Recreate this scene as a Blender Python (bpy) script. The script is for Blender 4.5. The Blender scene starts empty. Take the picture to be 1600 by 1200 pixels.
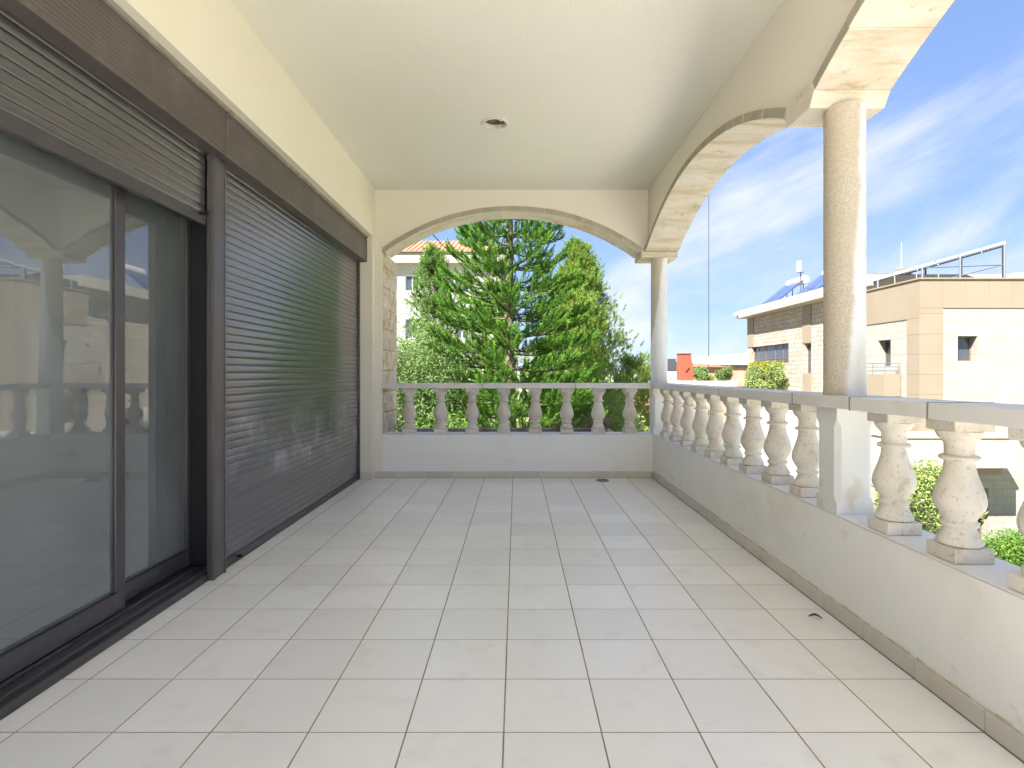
import bpy, bmesh, math, random
import numpy as np
from mathutils import Vector

random.seed(7)
rng = np.random.default_rng(11)
R = math.radians
sc = bpy.context.scene
COL = sc.collection

# ------------------------------------------------------------------ camera
cam_d = bpy.data.cameras.new("camera")
cam_d.sensor_width = 36.0
cam_d.lens = 875.0 / 1600.0 * 36.0
cam_d.shift_x = -7.0 / 1600.0
cam_d.shift_y = -16.0 / 1600.0
cam_d.clip_start = 0.05
cam_d.clip_end = 8000.0
cam = bpy.data.objects.new("camera", cam_d)
cam.location = (0.0, 0.0, 1.10)
cam.rotation_euler = (R(90), 0, 0)
COL.objects.link(cam)
sc.camera = cam

# ------------------------------------------------------------------ sun direction (towards the sun), sky, exposure
TO_SUN = Vector((-0.44, -0.50, 0.745)).normalized()
SUN_ELEV = math.asin(TO_SUN.z)
SUN_ROT = math.atan2(TO_SUN.x, TO_SUN.y)

world = bpy.data.worlds.new("World")
sc.world = world
world.use_nodes = True
wn, wl = world.node_tree.nodes, world.node_tree.links
wn.clear()


def wnode(t, **kw):
    n = wn.new(t)
    for k, v in kw.items():
        setattr(n, k, v)
    return n


w_out = wnode("ShaderNodeOutputWorld")
w_bg = wnode("ShaderNodeBackground")
w_bg.inputs["Strength"].default_value = 0.06
w_sky = wnode("ShaderNodeTexSky", sky_type="NISHITA")
w_sky.sun_disc = False
w_sky.sun_elevation = SUN_ELEV
w_sky.sun_rotation = SUN_ROT
w_sky.altitude = 100
w_sky.air_density = 1.0
w_sky.dust_density = 0.0
w_sky.ozone_density = 1.0
w_tc = wnode("ShaderNodeTexCoord")
w_sep = wnode("ShaderNodeSeparateXYZ")
wl.new(w_tc.outputs["Generated"], w_sep.inputs[0])


def wmath(op, a, b=None, clamp=False):
    n = wnode("ShaderNodeMath", operation=op)
    n.use_clamp = clamp
    for i, v in enumerate((a, b)):
        if v is None:
            continue
        if isinstance(v, (int, float)):
            n.inputs[i].default_value = v
        else:
            wl.new(v, n.inputs[i])
    return n.outputs[0]




def wdot(v):
    n = wnode("ShaderNodeVectorMath", operation="DOT_PRODUCT")
    wl.new(w_tc.outputs["Generated"], n.inputs[0])
    n.inputs[1].default_value = v
    return n.outputs["Value"]


def wcloud(sa, sb, off, scale, detail, rough, dist):
    c_ = wnode("ShaderNodeCombineXYZ")
    wl.new(wmath("MULTIPLY", wdot((0.80, -0.46, 0.38)), sa), c_.inputs[0])
    wl.new(wmath("MULTIPLY", wdot((-0.33, 0.19, 0.92)), sb), c_.inputs[1])
    wl.new(wmath("ADD", wdot((0.5, 0.86, 0.0)), off), c_.inputs[2])
    n = wnode("ShaderNodeTexNoise")
    n.inputs["Scale"].default_value = scale
    n.inputs["Detail"].default_value = detail
    n.inputs["Roughness"].default_value = rough
    n.inputs["Distortion"].default_value = dist
    wl.new(c_.outputs[0], n.inputs["Vector"])
    return n.outputs["Fac"]


# thin cirrus: long slanting streaks, broken up by a broader patchiness
cl_a = wcloud(1.0, 3.0, 3.0, 1.7, 7, 0.60, 0.35)
cl_b = wcloud(1.0, 2.0, 6.0, 1.6, 3, 0.5, 0.0)
cl_f = wmath("ADD", cl_a, wmath("MULTIPLY", wmath("SUBTRACT", cl_b, 0.5), 0.75))
w_r1 = wnode("ShaderNodeMapRange")
w_r1.interpolation_type = "SMOOTHSTEP"
w_r1.inputs["From Min"].default_value = 0.43
w_r1.inputs["From Max"].default_value = 0.75
w_r1.inputs["To Max"].default_value = 0.95
wl.new(cl_f, w_r1.inputs["Value"])
cl_amt = w_r1.outputs["Result"]
w_gam = wnode("ShaderNodeGamma")
w_gam.inputs["Gamma"].default_value = 0.40
wl.new(w_sky.outputs[0], w_gam.inputs["Color"])
w_tint = wnode("ShaderNodeMix", data_type="RGBA", blend_type="MULTIPLY")   # camera white balance of the open sky
w_tint.inputs["Factor"].default_value = 1.0
wl.new(w_gam.outputs[0], w_tint.inputs["A"])
w_tint.inputs["B"].default_value = (0.385, 0.505, 0.785, 1)
w_mix = wnode("ShaderNodeMix", data_type="RGBA")
wl.new(cl_amt, w_mix.inputs["Factor"])
wl.new(w_tint.outputs["Result"], w_mix.inputs["A"])
w_mix.inputs["B"].default_value = (1.45, 1.48, 1.55, 1)
wl.new(w_mix.outputs["Result"], w_bg.inputs["Color"])
wl.new(w_bg.outputs[0], w_out.inputs[0])

sun_d = bpy.data.lights.new("sun", "SUN")
sun_d.energy = 2.0
sun_d.angle = R(0.53)
sun_d.color = (1.0, 0.95, 0.875)
sun = bpy.data.objects.new("sun", sun_d)
sun.rotation_euler = (-TO_SUN).to_track_quat("-Z", "Y").to_euler()
sun.location = (-20, -22, 30)
COL.objects.link(sun)

sc.view_settings.view_transform = "Standard"
sc.view_settings.look = "None"
sc.view_settings.gamma = 1.0
sc.view_settings.use_curve_mapping = False
sc.view_settings.exposure = 3.6
sc.cycles.max_bounces = 8
sc.cycles.diffuse_bounces = 4
sc.cycles.adaptive_threshold = 0.02
sc.cycles.glossy_bounces = 3
sc.cycles.transparent_max_bounces = 16
sc.cycles.caustics_reflective = True
sc.cycles.blur_glossy = 1.0
sc.cycles.caustics_refractive = False
sc.cycles.use_denoising = True


# ------------------------------------------------------------------ materials
def new_mat(name):
    m = bpy.data.materials.new(name)
    m.use_nodes = True
    nt = m.node_tree
    b = nt.nodes.get("Principled BSDF")
    return m, nt, b


def link(nt, a, b):
    nt.links.new(a, b)


def noise(nt, scale, detail=3, rough=0.6, vec=None, scl=None, dist=0.0, coord="pos"):
    if vec is None:
        if coord == "pos":
            vec = nt.nodes.new("ShaderNodeNewGeometry").outputs["Position"]
        else:
            vec = nt.nodes.new("ShaderNodeTexCoord").outputs["Object"]
    if scl is not None:
        mp = nt.nodes.new("ShaderNodeMapping")
        mp.inputs["Scale"].default_value = scl
        link(nt, vec, mp.inputs[0])
        vec = mp.outputs[0]
    n = nt.nodes.new("ShaderNodeTexNoise")
    n.inputs["Scale"].default_value = scale
    n.inputs["Detail"].default_value = detail
    n.inputs["Roughness"].default_value = rough
    n.inputs["Distortion"].default_value = dist
    link(nt, vec, n.inputs["Vector"])
    return n.outputs["Fac"]


def ramp(nt, fac, lo, hi, a=0.0, b=1.0):
    n = nt.nodes.new("ShaderNodeMapRange")
    n.interpolation_type = "SMOOTHSTEP"
    n.inputs["From Min"].default_value = lo
    n.inputs["From Max"].default_value = hi
    n.inputs["To Min"].default_value = a
    n.inputs["To Max"].default_value = b
    link(nt, fac, n.inputs["Value"])
    return n.outputs["Result"]


def mixc(nt, fac, a, b):
    n = nt.nodes.new("ShaderNodeMix")
    n.data_type = "RGBA"
    for key, v in (("Factor", fac), ("A", a), ("B", b)):
        if isinstance(v, (int, float)):
            n.inputs[key].default_value = v
        elif isinstance(v, tuple):
            n.inputs[key].default_value = (*v, 1) if len(v) == 3 else v
        else:
            link(nt, v, n.inputs[key])
    return n.outputs["Result"]


def mth(nt, op, a, b=None, clamp=False):
    n = nt.nodes.new("ShaderNodeMath")
    n.operation = op
    n.use_clamp = clamp
    for i, v in enumerate((a, b)):
        if v is None:
            continue
        if isinstance(v, (int, float)):
            n.inputs[i].default_value = v
        else:
            link(nt, v, n.inputs[i])
    return n.outputs[0]


def mat(name, base, rough=0.6, layers=(), bumps=(), metal=0.0, spec=0.5, rnd=0.0, rough_var=None, coat=0.0):
    """layers: (colour, scale, lo, hi, amount, axis_scale); bumps: (scale, strength, distance, axis_scale)"""
    m, nt, b = new_mat(name)
    col = base
    if rnd:
        oi = nt.nodes.new("ShaderNodeObjectInfo").outputs["Random"]
        d = tuple(c * (1 - rnd) for c in base)
        u = tuple(min(1, c * (1 + rnd)) for c in base)
        col = mixc(nt, oi, d, u)
    for L in layers:
        c, s, lo, hi, amt = L[:5]
        ax = L[5] if len(L) > 5 else None
        f = ramp(nt, noise(nt, s, scl=ax), lo, hi, 0.0, amt)
        col = mixc(nt, f, col, c)
    if isinstance(col, tuple):
        b.inputs["Base Color"].default_value = (*col, 1)
    else:
        link(nt, col, b.inputs["Base Color"])
    b.inputs["Roughness"].default_value = rough
    if rough_var:
        s, a0, a1 = rough_var
        link(nt, ramp(nt, noise(nt, s), 0.3, 0.7, a0, a1), b.inputs["Roughness"])
    b.inputs["Metallic"].default_value = metal
    b.inputs["Specular IOR Level"].default_value = spec
    b.inputs["Coat Weight"].default_value = coat
    nrm = None
    for B in bumps:
        s, st, dist = B[:3]
        ax = B[3] if len(B) > 3 else None
        bp = nt.nodes.new("ShaderNodeBump")
        bp.inputs["Strength"].default_value = st
        bp.inputs["Distance"].default_value = dist
        link(nt, noise(nt, s, detail=2, scl=ax), bp.inputs["Height"])
        if nrm is not None:
            link(nt, nrm, bp.inputs["Normal"])
        nrm = bp.outputs[0]
    if nrm is not None:
        link(nt, nrm, b.inputs["Normal"])
    return m


M = {}
M["tile"] = mat("floor_tile", (0.875, 0.868, 0.86), 0.28, rnd=0.055, spec=0.5,
                layers=[((0.83, 0.82, 0.81), 2.2, 0.40, 0.75, 0.6), ((0.80, 0.73, 0.61), 0.8, 0.52, 0.80, 0.45), ((0.69, 0.66, 0.61), 6, 0.54, 0.74, 0.32), ((0.60, 0.56, 0.50), 38, 0.62, 0.78, 0.22)],
                bumps=[(7, 0.06, 0.004)])
M["grout"] = mat("grout", (0.27, 0.205, 0.13), 0.9, layers=[((0.40, 0.33, 0.23), 6, 0.4, 0.7, 0.8)])
M["skirting"] = mat("skirting_tile", (0.66, 0.615, 0.53), 0.35, rnd=0.05, layers=[((0.45, 0.36, 0.22), 5, 0.5, 0.8, 0.4)], bumps=[(9, 0.08, 0.004)])
M["cream"] = mat("cream_paint", (0.815, 0.755, 0.65), 0.8, layers=[((0.78, 0.715, 0.60), 1.3, 0.4, 0.75, 0.6), ((0.60, 0.52, 0.36), 7, 0.7, 0.9, 0.35)],
                 bumps=[(55, 0.16, 0.004), (260, 0.2, 0.0015)])
M["ceiling"] = mat("ceiling_stucco", (0.785, 0.75, 0.655), 0.9, layers=[((0.75, 0.71, 0.60), 0.8, 0.4, 0.75, 0.6), ((0.66, 0.60, 0.46), 4, 0.72, 0.9, 0.3)],
                   bumps=[(80, 0.7, 0.007, (1, 0.55, 1)), (30, 0.2, 0.006)])
M["parapet"] = mat("parapet_render", (0.90, 0.88, 0.82), 0.85,
                   layers=[((0.70, 0.62, 0.44), 1.6, 0.5, 0.8, 0.5), ((0.52, 0.44, 0.31), 6, 0.63, 0.80, 0.45, (1, 1, 2.0)), ((0.40, 0.33, 0.23), 26, 0.70, 0.80, 0.4)],
                   bumps=[(34, 0.35, 0.006, (1, 1, 2.6)), (150, 0.25, 0.002)])
M["parapet_white"] = mat("white_parapet_render", (0.90, 0.885, 0.855), 0.85, layers=[((0.78, 0.77, 0.74), 1.6, 0.5, 0.8, 0.4), ((0.55, 0.48, 0.36), 6, 0.63, 0.80, 0.45, (1, 1, 1.6)), ((0.40, 0.33, 0.23), 26, 0.70, 0.80, 0.4)], bumps=[(34, 0.3, 0.006, (1, 1, 2.6)), (150, 0.25, 0.002)])
M["coping"] = mat("parapet_coping", (0.78, 0.77, 0.74), 0.7, layers=[((0.55, 0.50, 0.42), 9, 0.6, 0.85, 0.5)], bumps=[(60, 0.2, 0.003)])
M["stone"] = mat("carved_limestone", (0.71, 0.655, 0.565), 0.75, rnd=0.09,
                 layers=[((0.58, 0.47, 0.33), 9, 0.48, 0.72, 0.55, (1, 1, 0.35)), ((0.77, 0.74, 0.68), 3.6, 0.48, 0.70, 0.6), ((0.26, 0.20, 0.13), 75, 0.58, 0.70, 0.5),
                         ((0.25, 0.20, 0.145), 17, 0.60, 0.76, 0.32), ((0.56, 0.42, 0.24), 11, 0.60, 0.74, 0.45)],
                 bumps=[(70, 0.35, 0.003), (220, 0.3, 0.0012)])
M["rail"] = mat("rail_stone", (0.76, 0.735, 0.69), 0.45, rnd=0.05, layers=[((0.64, 0.60, 0.53), 4, 0.45, 0.75, 0.6, (1, 1, 1)), ((0.34, 0.29, 0.23), 12, 0.66, 0.85, 0.45, (1, 1, 0.3))],
                bumps=[(80, 0.15, 0.002)])
M["arch"] = mat("arch_stone", (0.68, 0.615, 0.505), 0.8, rnd=0.06,
                layers=[((0.54, 0.405, 0.24), 2.4, 0.44, 0.66, 0.8, (0.6, 2.4, 2.4)), ((0.74, 0.70, 0.62), 5, 0.5, 0.75, 0.6), ((0.50, 0.36, 0.20), 7, 0.55, 0.70, 0.55, (0.5, 2.5, 2.5)),
                        ((0.32, 0.25, 0.17), 18, 0.60, 0.74, 0.55), ((0.28, 0.23, 0.16), 90, 0.60, 0.74, 0.5)],
                bumps=[(40, 0.3, 0.004), (160, 0.3, 0.0015)])
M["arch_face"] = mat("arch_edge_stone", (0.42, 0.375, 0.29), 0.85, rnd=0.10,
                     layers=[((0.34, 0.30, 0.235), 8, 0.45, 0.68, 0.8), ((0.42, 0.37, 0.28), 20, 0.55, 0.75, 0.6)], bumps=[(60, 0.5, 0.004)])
M["jamb"] = mat("rough_jamb_stone", (0.62, 0.53, 0.41), 0.85, rnd=0.08,
                layers=[((0.50, 0.31, 0.13), 7, 0.46, 0.66, 0.8), ((0.74, 0.70, 0.63), 4, 0.5, 0.7, 0.6), ((0.28, 0.17, 0.085), 30, 0.56, 0.70, 0.6, (1, 1, 0.5))],
                bumps=[(30, 0.6, 0.012), (110, 0.4, 0.003)])


def column_mat(name, rx, ry, off, slope):
    """limestone washed white on one flank and crusted brown on the other: off/slope place the ragged edge of the crust"""
    m, nt, b = new_mat(name)
    tc = nt.nodes.new("ShaderNodeTexCoord").outputs["Object"]
    sp = nt.nodes.new("ShaderNodeSeparateXYZ")
    link(nt, tc, sp.inputs[0])
    edge = mth(nt, "ADD", mth(nt, "MULTIPLY", sp.outputs[0], rx), mth(nt, "MULTIPLY", sp.outputs[1], ry))
    edge = mth(nt, "ADD", edge, mth(nt, "MULTIPLY", mth(nt, "SUBTRACT", noise(nt, 2.6, vec=tc, scl=(1, 1, 0.6)), 0.5), 0.07))
    edge = mth(nt, "ADD", edge, mth(nt, "MULTIPLY", mth(nt, "SUBTRACT", noise(nt, 24, vec=tc), 0.5), 0.022))
    edge = mth(nt, "SUBTRACT", edge, mth(nt, "MULTIPLY", sp.outputs[2], slope))
    stain = ramp(nt, edge, off - 0.013, off + 0.013, 1.0, 0.0)
    brown = mixc(nt, ramp(nt, noise(nt, 120, vec=tc, rough=0.8), 0.40, 0.62), (0.48, 0.41, 0.31), (0.63, 0.56, 0.455))
    brown = mixc(nt, ramp(nt, noise(nt, 3.0, vec=tc), 0.4, 0.7, 0, 0.6), brown, (0.54, 0.455, 0.33))
    white = mixc(nt, ramp(nt, noise(nt, 7, vec=tc, scl=(1, 1, 0.35)), 0.4, 0.7), (0.76, 0.755, 0.74), (0.66, 0.62, 0.55))
    white = mixc(nt, ramp(nt, noise(nt, 60, vec=tc), 0.60, 0.75, 0, 0.5), white, (0.45, 0.38, 0.28))
    link(nt, mixc(nt, stain, white, brown), b.inputs["Base Color"])
    b.inputs["Roughness"].default_value = 0.7
    bp = nt.nodes.new("ShaderNodeBump")
    bp.inputs["Strength"].default_value = 0.35
    bp.inputs["Distance"].default_value = 0.003
    link(nt, noise(nt, 90, vec=tc), bp.inputs["Height"])
    link(nt, bp.outputs[0], b.inputs["Normal"])
    return m


M["column"] = column_mat("weathered_column", 0.863, -0.505, 0.008, 0.045)
M["column_corner"] = column_mat("weathered_corner_column", 0.97, -0.247, -0.135, 0.135)
M["pier"] = mat("white_pier", (0.76, 0.75, 0.72), 0.65, layers=[((0.62, 0.52, 0.36), 4.5, 0.56, 0.66, 0.55), ((0.50, 0.44, 0.35), 12, 0.68, 0.85, 0.5)], bumps=[(60, 0.15, 0.002)])


def shutter_mat():
    m, nt, b = new_mat("brown_aluminium_shutter")
    geo = nt.nodes.new("ShaderNodeNewGeometry").outputs["Position"]
    sp = nt.nodes.new("ShaderNodeSeparateXYZ")
    link(nt, geo, sp.inputs[0])
    base = mixc(nt, nt.nodes.new("ShaderNodeObjectInfo").outputs["Random"], (0.044, 0.040, 0.045), (0.054, 0.049, 0.053))
    # splashed rain dust on the lower slats
    band = mth(nt, "MULTIPLY", ramp(nt, sp.outputs[2], 0.30, 0.55), ramp(nt, sp.outputs[2], 0.98, 0.72))
    blot = ramp(nt, noise(nt, 1.5, vec=geo, scl=(1, 0.8, 1.5), detail=6, rough=0.7), 0.40, 0.57)
    drip = ramp(nt, noise(nt, 6, vec=geo, scl=(1, 1.5, 0.55), detail=6, rough=0.75), 0.38, 0.66)
    dust = mth(nt, "MULTIPLY", mth(nt, "MULTIPLY", band, blot), mth(nt, "ADD", mth(nt, "MULTIPLY", drip, 0.85), 0.25), True)
    fine = ramp(nt, noise(nt, 45, vec=geo, scl=(1, 0.25, 1)), 0.45, 0.8, 0.0, 0.25)
    col = mixc(nt, fine, base, (0.12, 0.105, 0.10))
    col = mixc(nt, dust, col, (0.34, 0.33, 0.35))
    link(nt, col, b.inputs["Base Color"])
    b.inputs["Metallic"].default_value = 0.3
    b.inputs["Coat Weight"].default_value = 1.0
    b.inputs["Coat Roughness"].default_value = 0.13
    b.inputs["Coat IOR"].default_value = 1.7
    b.inputs["Specular IOR Level"].default_value = 0.75
    rg = mth(nt, "ADD", mth(nt, "MULTIPLY", dust, 0.25), 0.33)
    link(nt, rg, b.inputs["Roughness"])
    return m


M["shutter"] = shutter_mat()
M["pelmet"] = mat("brown_pelmet", (0.105, 0.085, 0.080), 0.36, metal=0.1, spec=0.5, layers=[((0.19, 0.16, 0.145), 4, 0.45, 0.8, 0.5)])
M["frame"] = mat("bronze_frame", (0.075, 0.068, 0.072), 0.33, metal=0.35, layers=[((0.14, 0.13, 0.13), 8, 0.55, 0.85, 0.4), ((0.45, 0.43, 0.41), 70, 0.745, 0.78, 0.6)])
M["post"] = mat("bronze_post", (0.10, 0.09, 0.092), 0.35, metal=0.25, layers=[((0.21, 0.19, 0.18), 6, 0.5, 0.8, 0.5, (1, 1, 0.3))])
M["mortar"] = mat("old_mortar", (0.64, 0.55, 0.39), 0.9, layers=[((0.48, 0.36, 0.21), 14, 0.45, 0.7, 0.7), ((0.62, 0.53, 0.38), 40, 0.5, 0.7, 0.6)], bumps=[(90, 0.6, 0.004)])
M["black"] = mat("black_rubber", (0.012, 0.012, 0.013), 0.6)
M["trim"] = mat("sealant_trim", (0.27, 0.24, 0.19), 0.8, layers=[((0.48, 0.43, 0.33), 9, 0.5, 0.75, 0.7)], bumps=[(60, 0.4, 0.004)])
M["curtain"] = mat("grey_curtain", (0.36, 0.385, 0.38), 0.95, layers=[((0.30, 0.31, 0.30), 3, 0.4, 0.7, 0.6)])
M["room"] = mat("room_paint", (0.45, 0.43, 0.38), 0.9)


def glass_mat():
    m, nt, b = new_mat("tinted_glass")
    nt.nodes.remove(b)
    out = nt.nodes["Material Output"]
    tr = nt.nodes.new("ShaderNodeBsdfTransparent")
    tr.inputs["Color"].default_value = (0.72, 0.76, 0.76, 1)
    df = nt.nodes.new("ShaderNodeBsdfDiffuse")
    df.inputs["Color"].default_value = (0.40, 0.44, 0.445, 1)
    mx = nt.nodes.new("ShaderNodeMixShader")
    dust = ramp(nt, noise(nt, 1.4, scl=(1, 1, 0.6)), 0.30, 0.75, 0.27, 0.45)
    link(nt, dust, mx.inputs[0])
    link(nt, tr.outputs[0], mx.inputs[1])
    link(nt, df.outputs[0], mx.inputs[2])
    gl = nt.nodes.new("ShaderNodeBsdfGlossy")
    gl.inputs["Roughness"].default_value = 0.0
    gl.inputs["Color"].default_value = (0.95, 0.96, 0.97, 1)
    bp = nt.nodes.new("ShaderNodeBump")
    bp.inputs["Strength"].default_value = 0.05
    bp.inputs["Distance"].default_value = 0.01
    link(nt, noise(nt, 2.2, detail=2, scl=(1, 2.5, 0.25)), bp.inputs["Height"])
    link(nt, bp.outputs[0], gl.inputs["Normal"])
    fr = nt.nodes.new("ShaderNodeFresnel")
    fr.inputs["IOR"].default_value = 2.0
    m2 = nt.nodes.new("ShaderNodeMixShader")
    link(nt, fr.outputs[0], m2.inputs[0])
    link(nt, mx.outputs[0], m2.inputs[1])
    link(nt, gl.outputs[0], m2.inputs[2])
    link(nt, m2.outputs[0], out.inputs[0])
    return m


M["glass"] = glass_mat()


def leaf_mat(name, dark, light, dead=None, trans=0.35, scale=1.6, dead_amt=0.12):
    m, nt, b = new_mat(name)
    nt.nodes.remove(b)
    out = nt.nodes["Material Output"]
    geo = nt.nodes.new("ShaderNodeNewGeometry")
    isl = geo.outputs["Random Per Island"]
    f = mth(nt, "ADD", mth(nt, "MULTIPLY", isl, 0.55), mth(nt, "MULTIPLY", ramp(nt, noise(nt, scale), 0.3, 0.7), 0.45))
    col = mixc(nt, f, dark, light)
    if dead:
        d = mth(nt, "MULTIPLY", ramp(nt, noise(nt, scale * 2.3, detail=3), 0.60, 0.68), mth(nt, "GREATER_THAN", isl, 1 - dead_amt * 4))
        col = mixc(nt, d, col, dead)
    df = nt.nodes.new("ShaderNodeBsdfDiffuse")
    link(nt, col, df.inputs["Color"])
    tr = nt.nodes.new("ShaderNodeBsdfTranslucent")
    link(nt, col, tr.inputs["Color"])
    mx = nt.nodes.new("ShaderNodeMixShader")
    mx.inputs[0].default_value = trans
    link(nt, df.outputs[0], mx.inputs[1])
    link(nt, tr.outputs[0], mx.inputs[2])
    link(nt, mx.outputs[0], out.inputs[0])
    return m


M["araucaria"] = leaf_mat("araucaria_needles", (0.036, 0.092, 0.017), (0.14, 0.30, 0.048), (0.34, 0.17, 0.05), 0.3, 1.8, 0.16)
M["araucaria_tip"] = leaf_mat("araucaria_new_growth", (0.11, 0.24, 0.035), (0.27, 0.48, 0.085), None, 0.4, 2.2)
M["pine"] = leaf_mat("pine_needles", (0.115, 0.20, 0.035), (0.29, 0.41, 0.09), (0.28, 0.19, 0.08), 0.35, 1.2, 0.1)
M["pine_pale"] = leaf_mat("pale_pine_needles", (0.085, 0.17, 0.04), (0.22, 0.35, 0.095), (0.26, 0.20, 0.10), 0.35, 1.2, 0.1)
M["olive"] = leaf_mat("olive_leaves", (0.085, 0.15, 0.05), (0.24, 0.34, 0.125), None, 0.3, 2.0)
M["bush"] = leaf_mat("bush_leaves", (0.055, 0.125, 0.025), (0.17, 0.29, 0.06), None, 0.3, 2.0)
M["bush_pale"] = leaf_mat("pale_bush_leaves", (0.14, 0.20, 0.05), (0.33, 0.40, 0.16), (0.42, 0.30, 0.27), 0.35, 1.3, 0.2)
M["hedge"] = leaf_mat("orange_hedge_leaves", (0.12, 0.17, 0.03), (0.33, 0.33, 0.05), (0.45, 0.22, 0.05), 0.35, 1.6, 0.2)
M["twig"] = mat("dry_twigs", (0.24, 0.165, 0.11), 0.9, layers=[((0.36, 0.27, 0.19), 20, 0.4, 0.7, 0.8)])
M["bark"] = mat("bark", (0.12, 0.09, 0.065), 0.95, layers=[((0.19, 0.155, 0.12), 8, 0.4, 0.7, 0.8, (1, 1, 0.25))], bumps=[(25, 0.8, 0.02, (1, 1, 0.3))])
M["soil"] = mat("soil", (0.13, 0.085, 0.055), 1.0, bumps=[(20, 0.8, 0.03)])
M["ground"] = mat("ground", (0.30, 0.29, 0.19), 1.0, layers=[((0.13, 0.19, 0.06), 0.25, 0.42, 0.6, 0.9), ((0.36, 0.31, 0.23), 1.5, 0.5, 0.7, 0.6)], bumps=[(3, 0.5, 0.08)])
M["road"] = mat("road_concrete", (0.40, 0.39, 0.37), 0.95, layers=[((0.46, 0.44, 0.41), 0.6, 0.4, 0.7, 0.8)], bumps=[(40, 0.3, 0.01)])
M["pavement"] = mat("pavement_concrete", (0.56, 0.54, 0.50), 0.9, layers=[((0.42, 0.39, 0.34), 1.1, 0.4, 0.7, 0.8)], bumps=[(30, 0.2, 0.006)])
M["beige"] = mat("beige_cladding", (0.192, 0.160, 0.119), 0.85, rnd=0.04, layers=[((0.18, 0.142, 0.097), 0.7, 0.4, 0.7, 0.6), ((0.14, 0.10, 0.064), 3, 0.66, 0.85, 0.5, (1, 1, 0.4))], bumps=[(20, 0.15, 0.006)])


def cladding(name, c1, c2, mortar, bw, bh, axis, dark=None, msize=0.012):
    m, nt, b = new_mat(name)
    geo = nt.nodes.new("ShaderNodeNewGeometry").outputs["Position"]
    sp = nt.nodes.new("ShaderNodeSeparateXYZ")
    link(nt, geo, sp.inputs[0])
    cb = nt.nodes.new("ShaderNodeCombineXYZ")
    link(nt, sp.outputs[axis], cb.inputs[0])
    link(nt, sp.outputs[2], cb.inputs[1])
    br = nt.nodes.new("ShaderNodeTexBrick")
    br.inputs["Color1"].default_value = (*c1, 1)
    br.inputs["Color2"].default_value = (*c2, 1)
    br.inputs["Mortar"].default_value = (*mortar, 1)
    br.inputs["Scale"].default_value = 1.0
    br.inputs["Brick Width"].default_value = bw
    br.inputs["Row Height"].default_value = bh
    br.inputs["Mortar Size"].default_value = msize
    wob = nt.nodes.new("ShaderNodeTexNoise")
    wob.inputs["Scale"].default_value = 2.2
    wob.inputs["Detail"].default_value = 2
    link(nt, geo, wob.inputs["Vector"])
    vs_ = nt.nodes.new("ShaderNodeVectorMath")
    vs_.operation = "MULTIPLY_ADD"
    link(nt, wob.outputs["Color"], vs_.inputs[0])
    vs_.inputs[1].default_value = (0.45, 0.18, 0) if dark else (0.02, 0.01, 0)
    link(nt, cb.outputs[0], vs_.inputs[2])
    link(nt, vs_.outputs[0], br.inputs["Vector"])
    col = br.outputs["Color"]
    col = mixc(nt, ramp(nt, noise(nt, 0.9), 0.5, 0.75, 0, 0.45), col, (0.235, 0.185, 0.12))
    if dark:
        col = mixc(nt, ramp(nt, noise(nt, 4.2, scl=(1, 1, 2.2)), 0.61, 0.68, 0, 0.75), col, dark)
    link(nt, col, b.inputs["Base Color"])
    b.inputs["Roughness"].default_value = 0.9
    bp = nt.nodes.new("ShaderNodeBump")
    bp.inputs["Strength"].default_value = 0.5
    bp.inputs["Distance"].default_value = 0.02
    link(nt, mth(nt, "SUBTRACT", noise(nt, 6), mth(nt, "MULTIPLY", br.outputs["Fac"], 0.6)), bp.inputs["Height"])
    link(nt, bp.outputs[0], b.inputs["Normal"])
    return m


M["white_clad_x"] = cladding("white_stone_front", (0.265, 0.252, 0.226), (0.240, 0.226, 0.198), (0.21, 0.192, 0.162), 0.6, 0.3, 0)
M["white_clad_y"] = cladding("white_stone_flank", (0.265, 0.252, 0.226), (0.240, 0.226, 0.198), (0.21, 0.192, 0.162), 0.6, 0.3, 1)
M["rubble"] = cladding("rubble_stone", (0.33, 0.30, 0.25), (0.26, 0.23, 0.185), (0.17, 0.145, 0.11), 0.46, 0.24, 1, (0.09, 0.07, 0.05), 0.018)
M["white"] = mat("white_paint", (0.36, 0.35, 0.33), 0.8, layers=[((0.30, 0.28, 0.245), 1.2, 0.5, 0.8, 0.5), ((0.23, 0.21, 0.18), 3, 0.68, 0.85, 0.4, (1, 1, 0.25))])
M["slab"] = mat("white_slab", (0.30, 0.28, 0.24), 0.8, layers=[((0.24, 0.20, 0.15), 1.6, 0.5, 0.8, 0.6, (1, 1, 0.4))])
M["roof_tile"] = mat("terracotta_tile", (0.31, 0.125, 0.075), 0.85, rnd=0.14, layers=[((0.38, 0.19, 0.125), 2.2, 0.4, 0.7, 0.7)])
M["terracotta"] = mat("terracotta_render", (0.33, 0.17, 0.115), 0.9, layers=[((0.38, 0.25, 0.19), 1.2, 0.4, 0.7, 0.7)])
M["red_metal"] = mat("rusty_red_sheet", (0.26, 0.055, 0.028), 0.6, layers=[((0.19, 0.05, 0.03), 2.5, 0.45, 0.7, 0.8), ((0.34, 0.12, 0.075), 6, 0.55, 0.75, 0.6)])
M["metal"] = mat("galvanised_steel", (0.16, 0.17, 0.185), 0.5, metal=0.3)
M["dark_metal"] = mat("dark_steel", (0.07, 0.075, 0.085), 0.5, metal=0.4)
M["collector"] = mat("solar_collector", (0.035, 0.06, 0.14), 0.12, spec=0.8)
M["panel_back"] = mat("solar_panel_back", (0.24, 0.25, 0.265), 0.5)
M["tank"] = mat("white_tank", (0.42, 0.42, 0.42), 0.35)
M["pane"] = mat("window_pane", (0.045, 0.055, 0.07), 0.04, spec=0.9)
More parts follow.
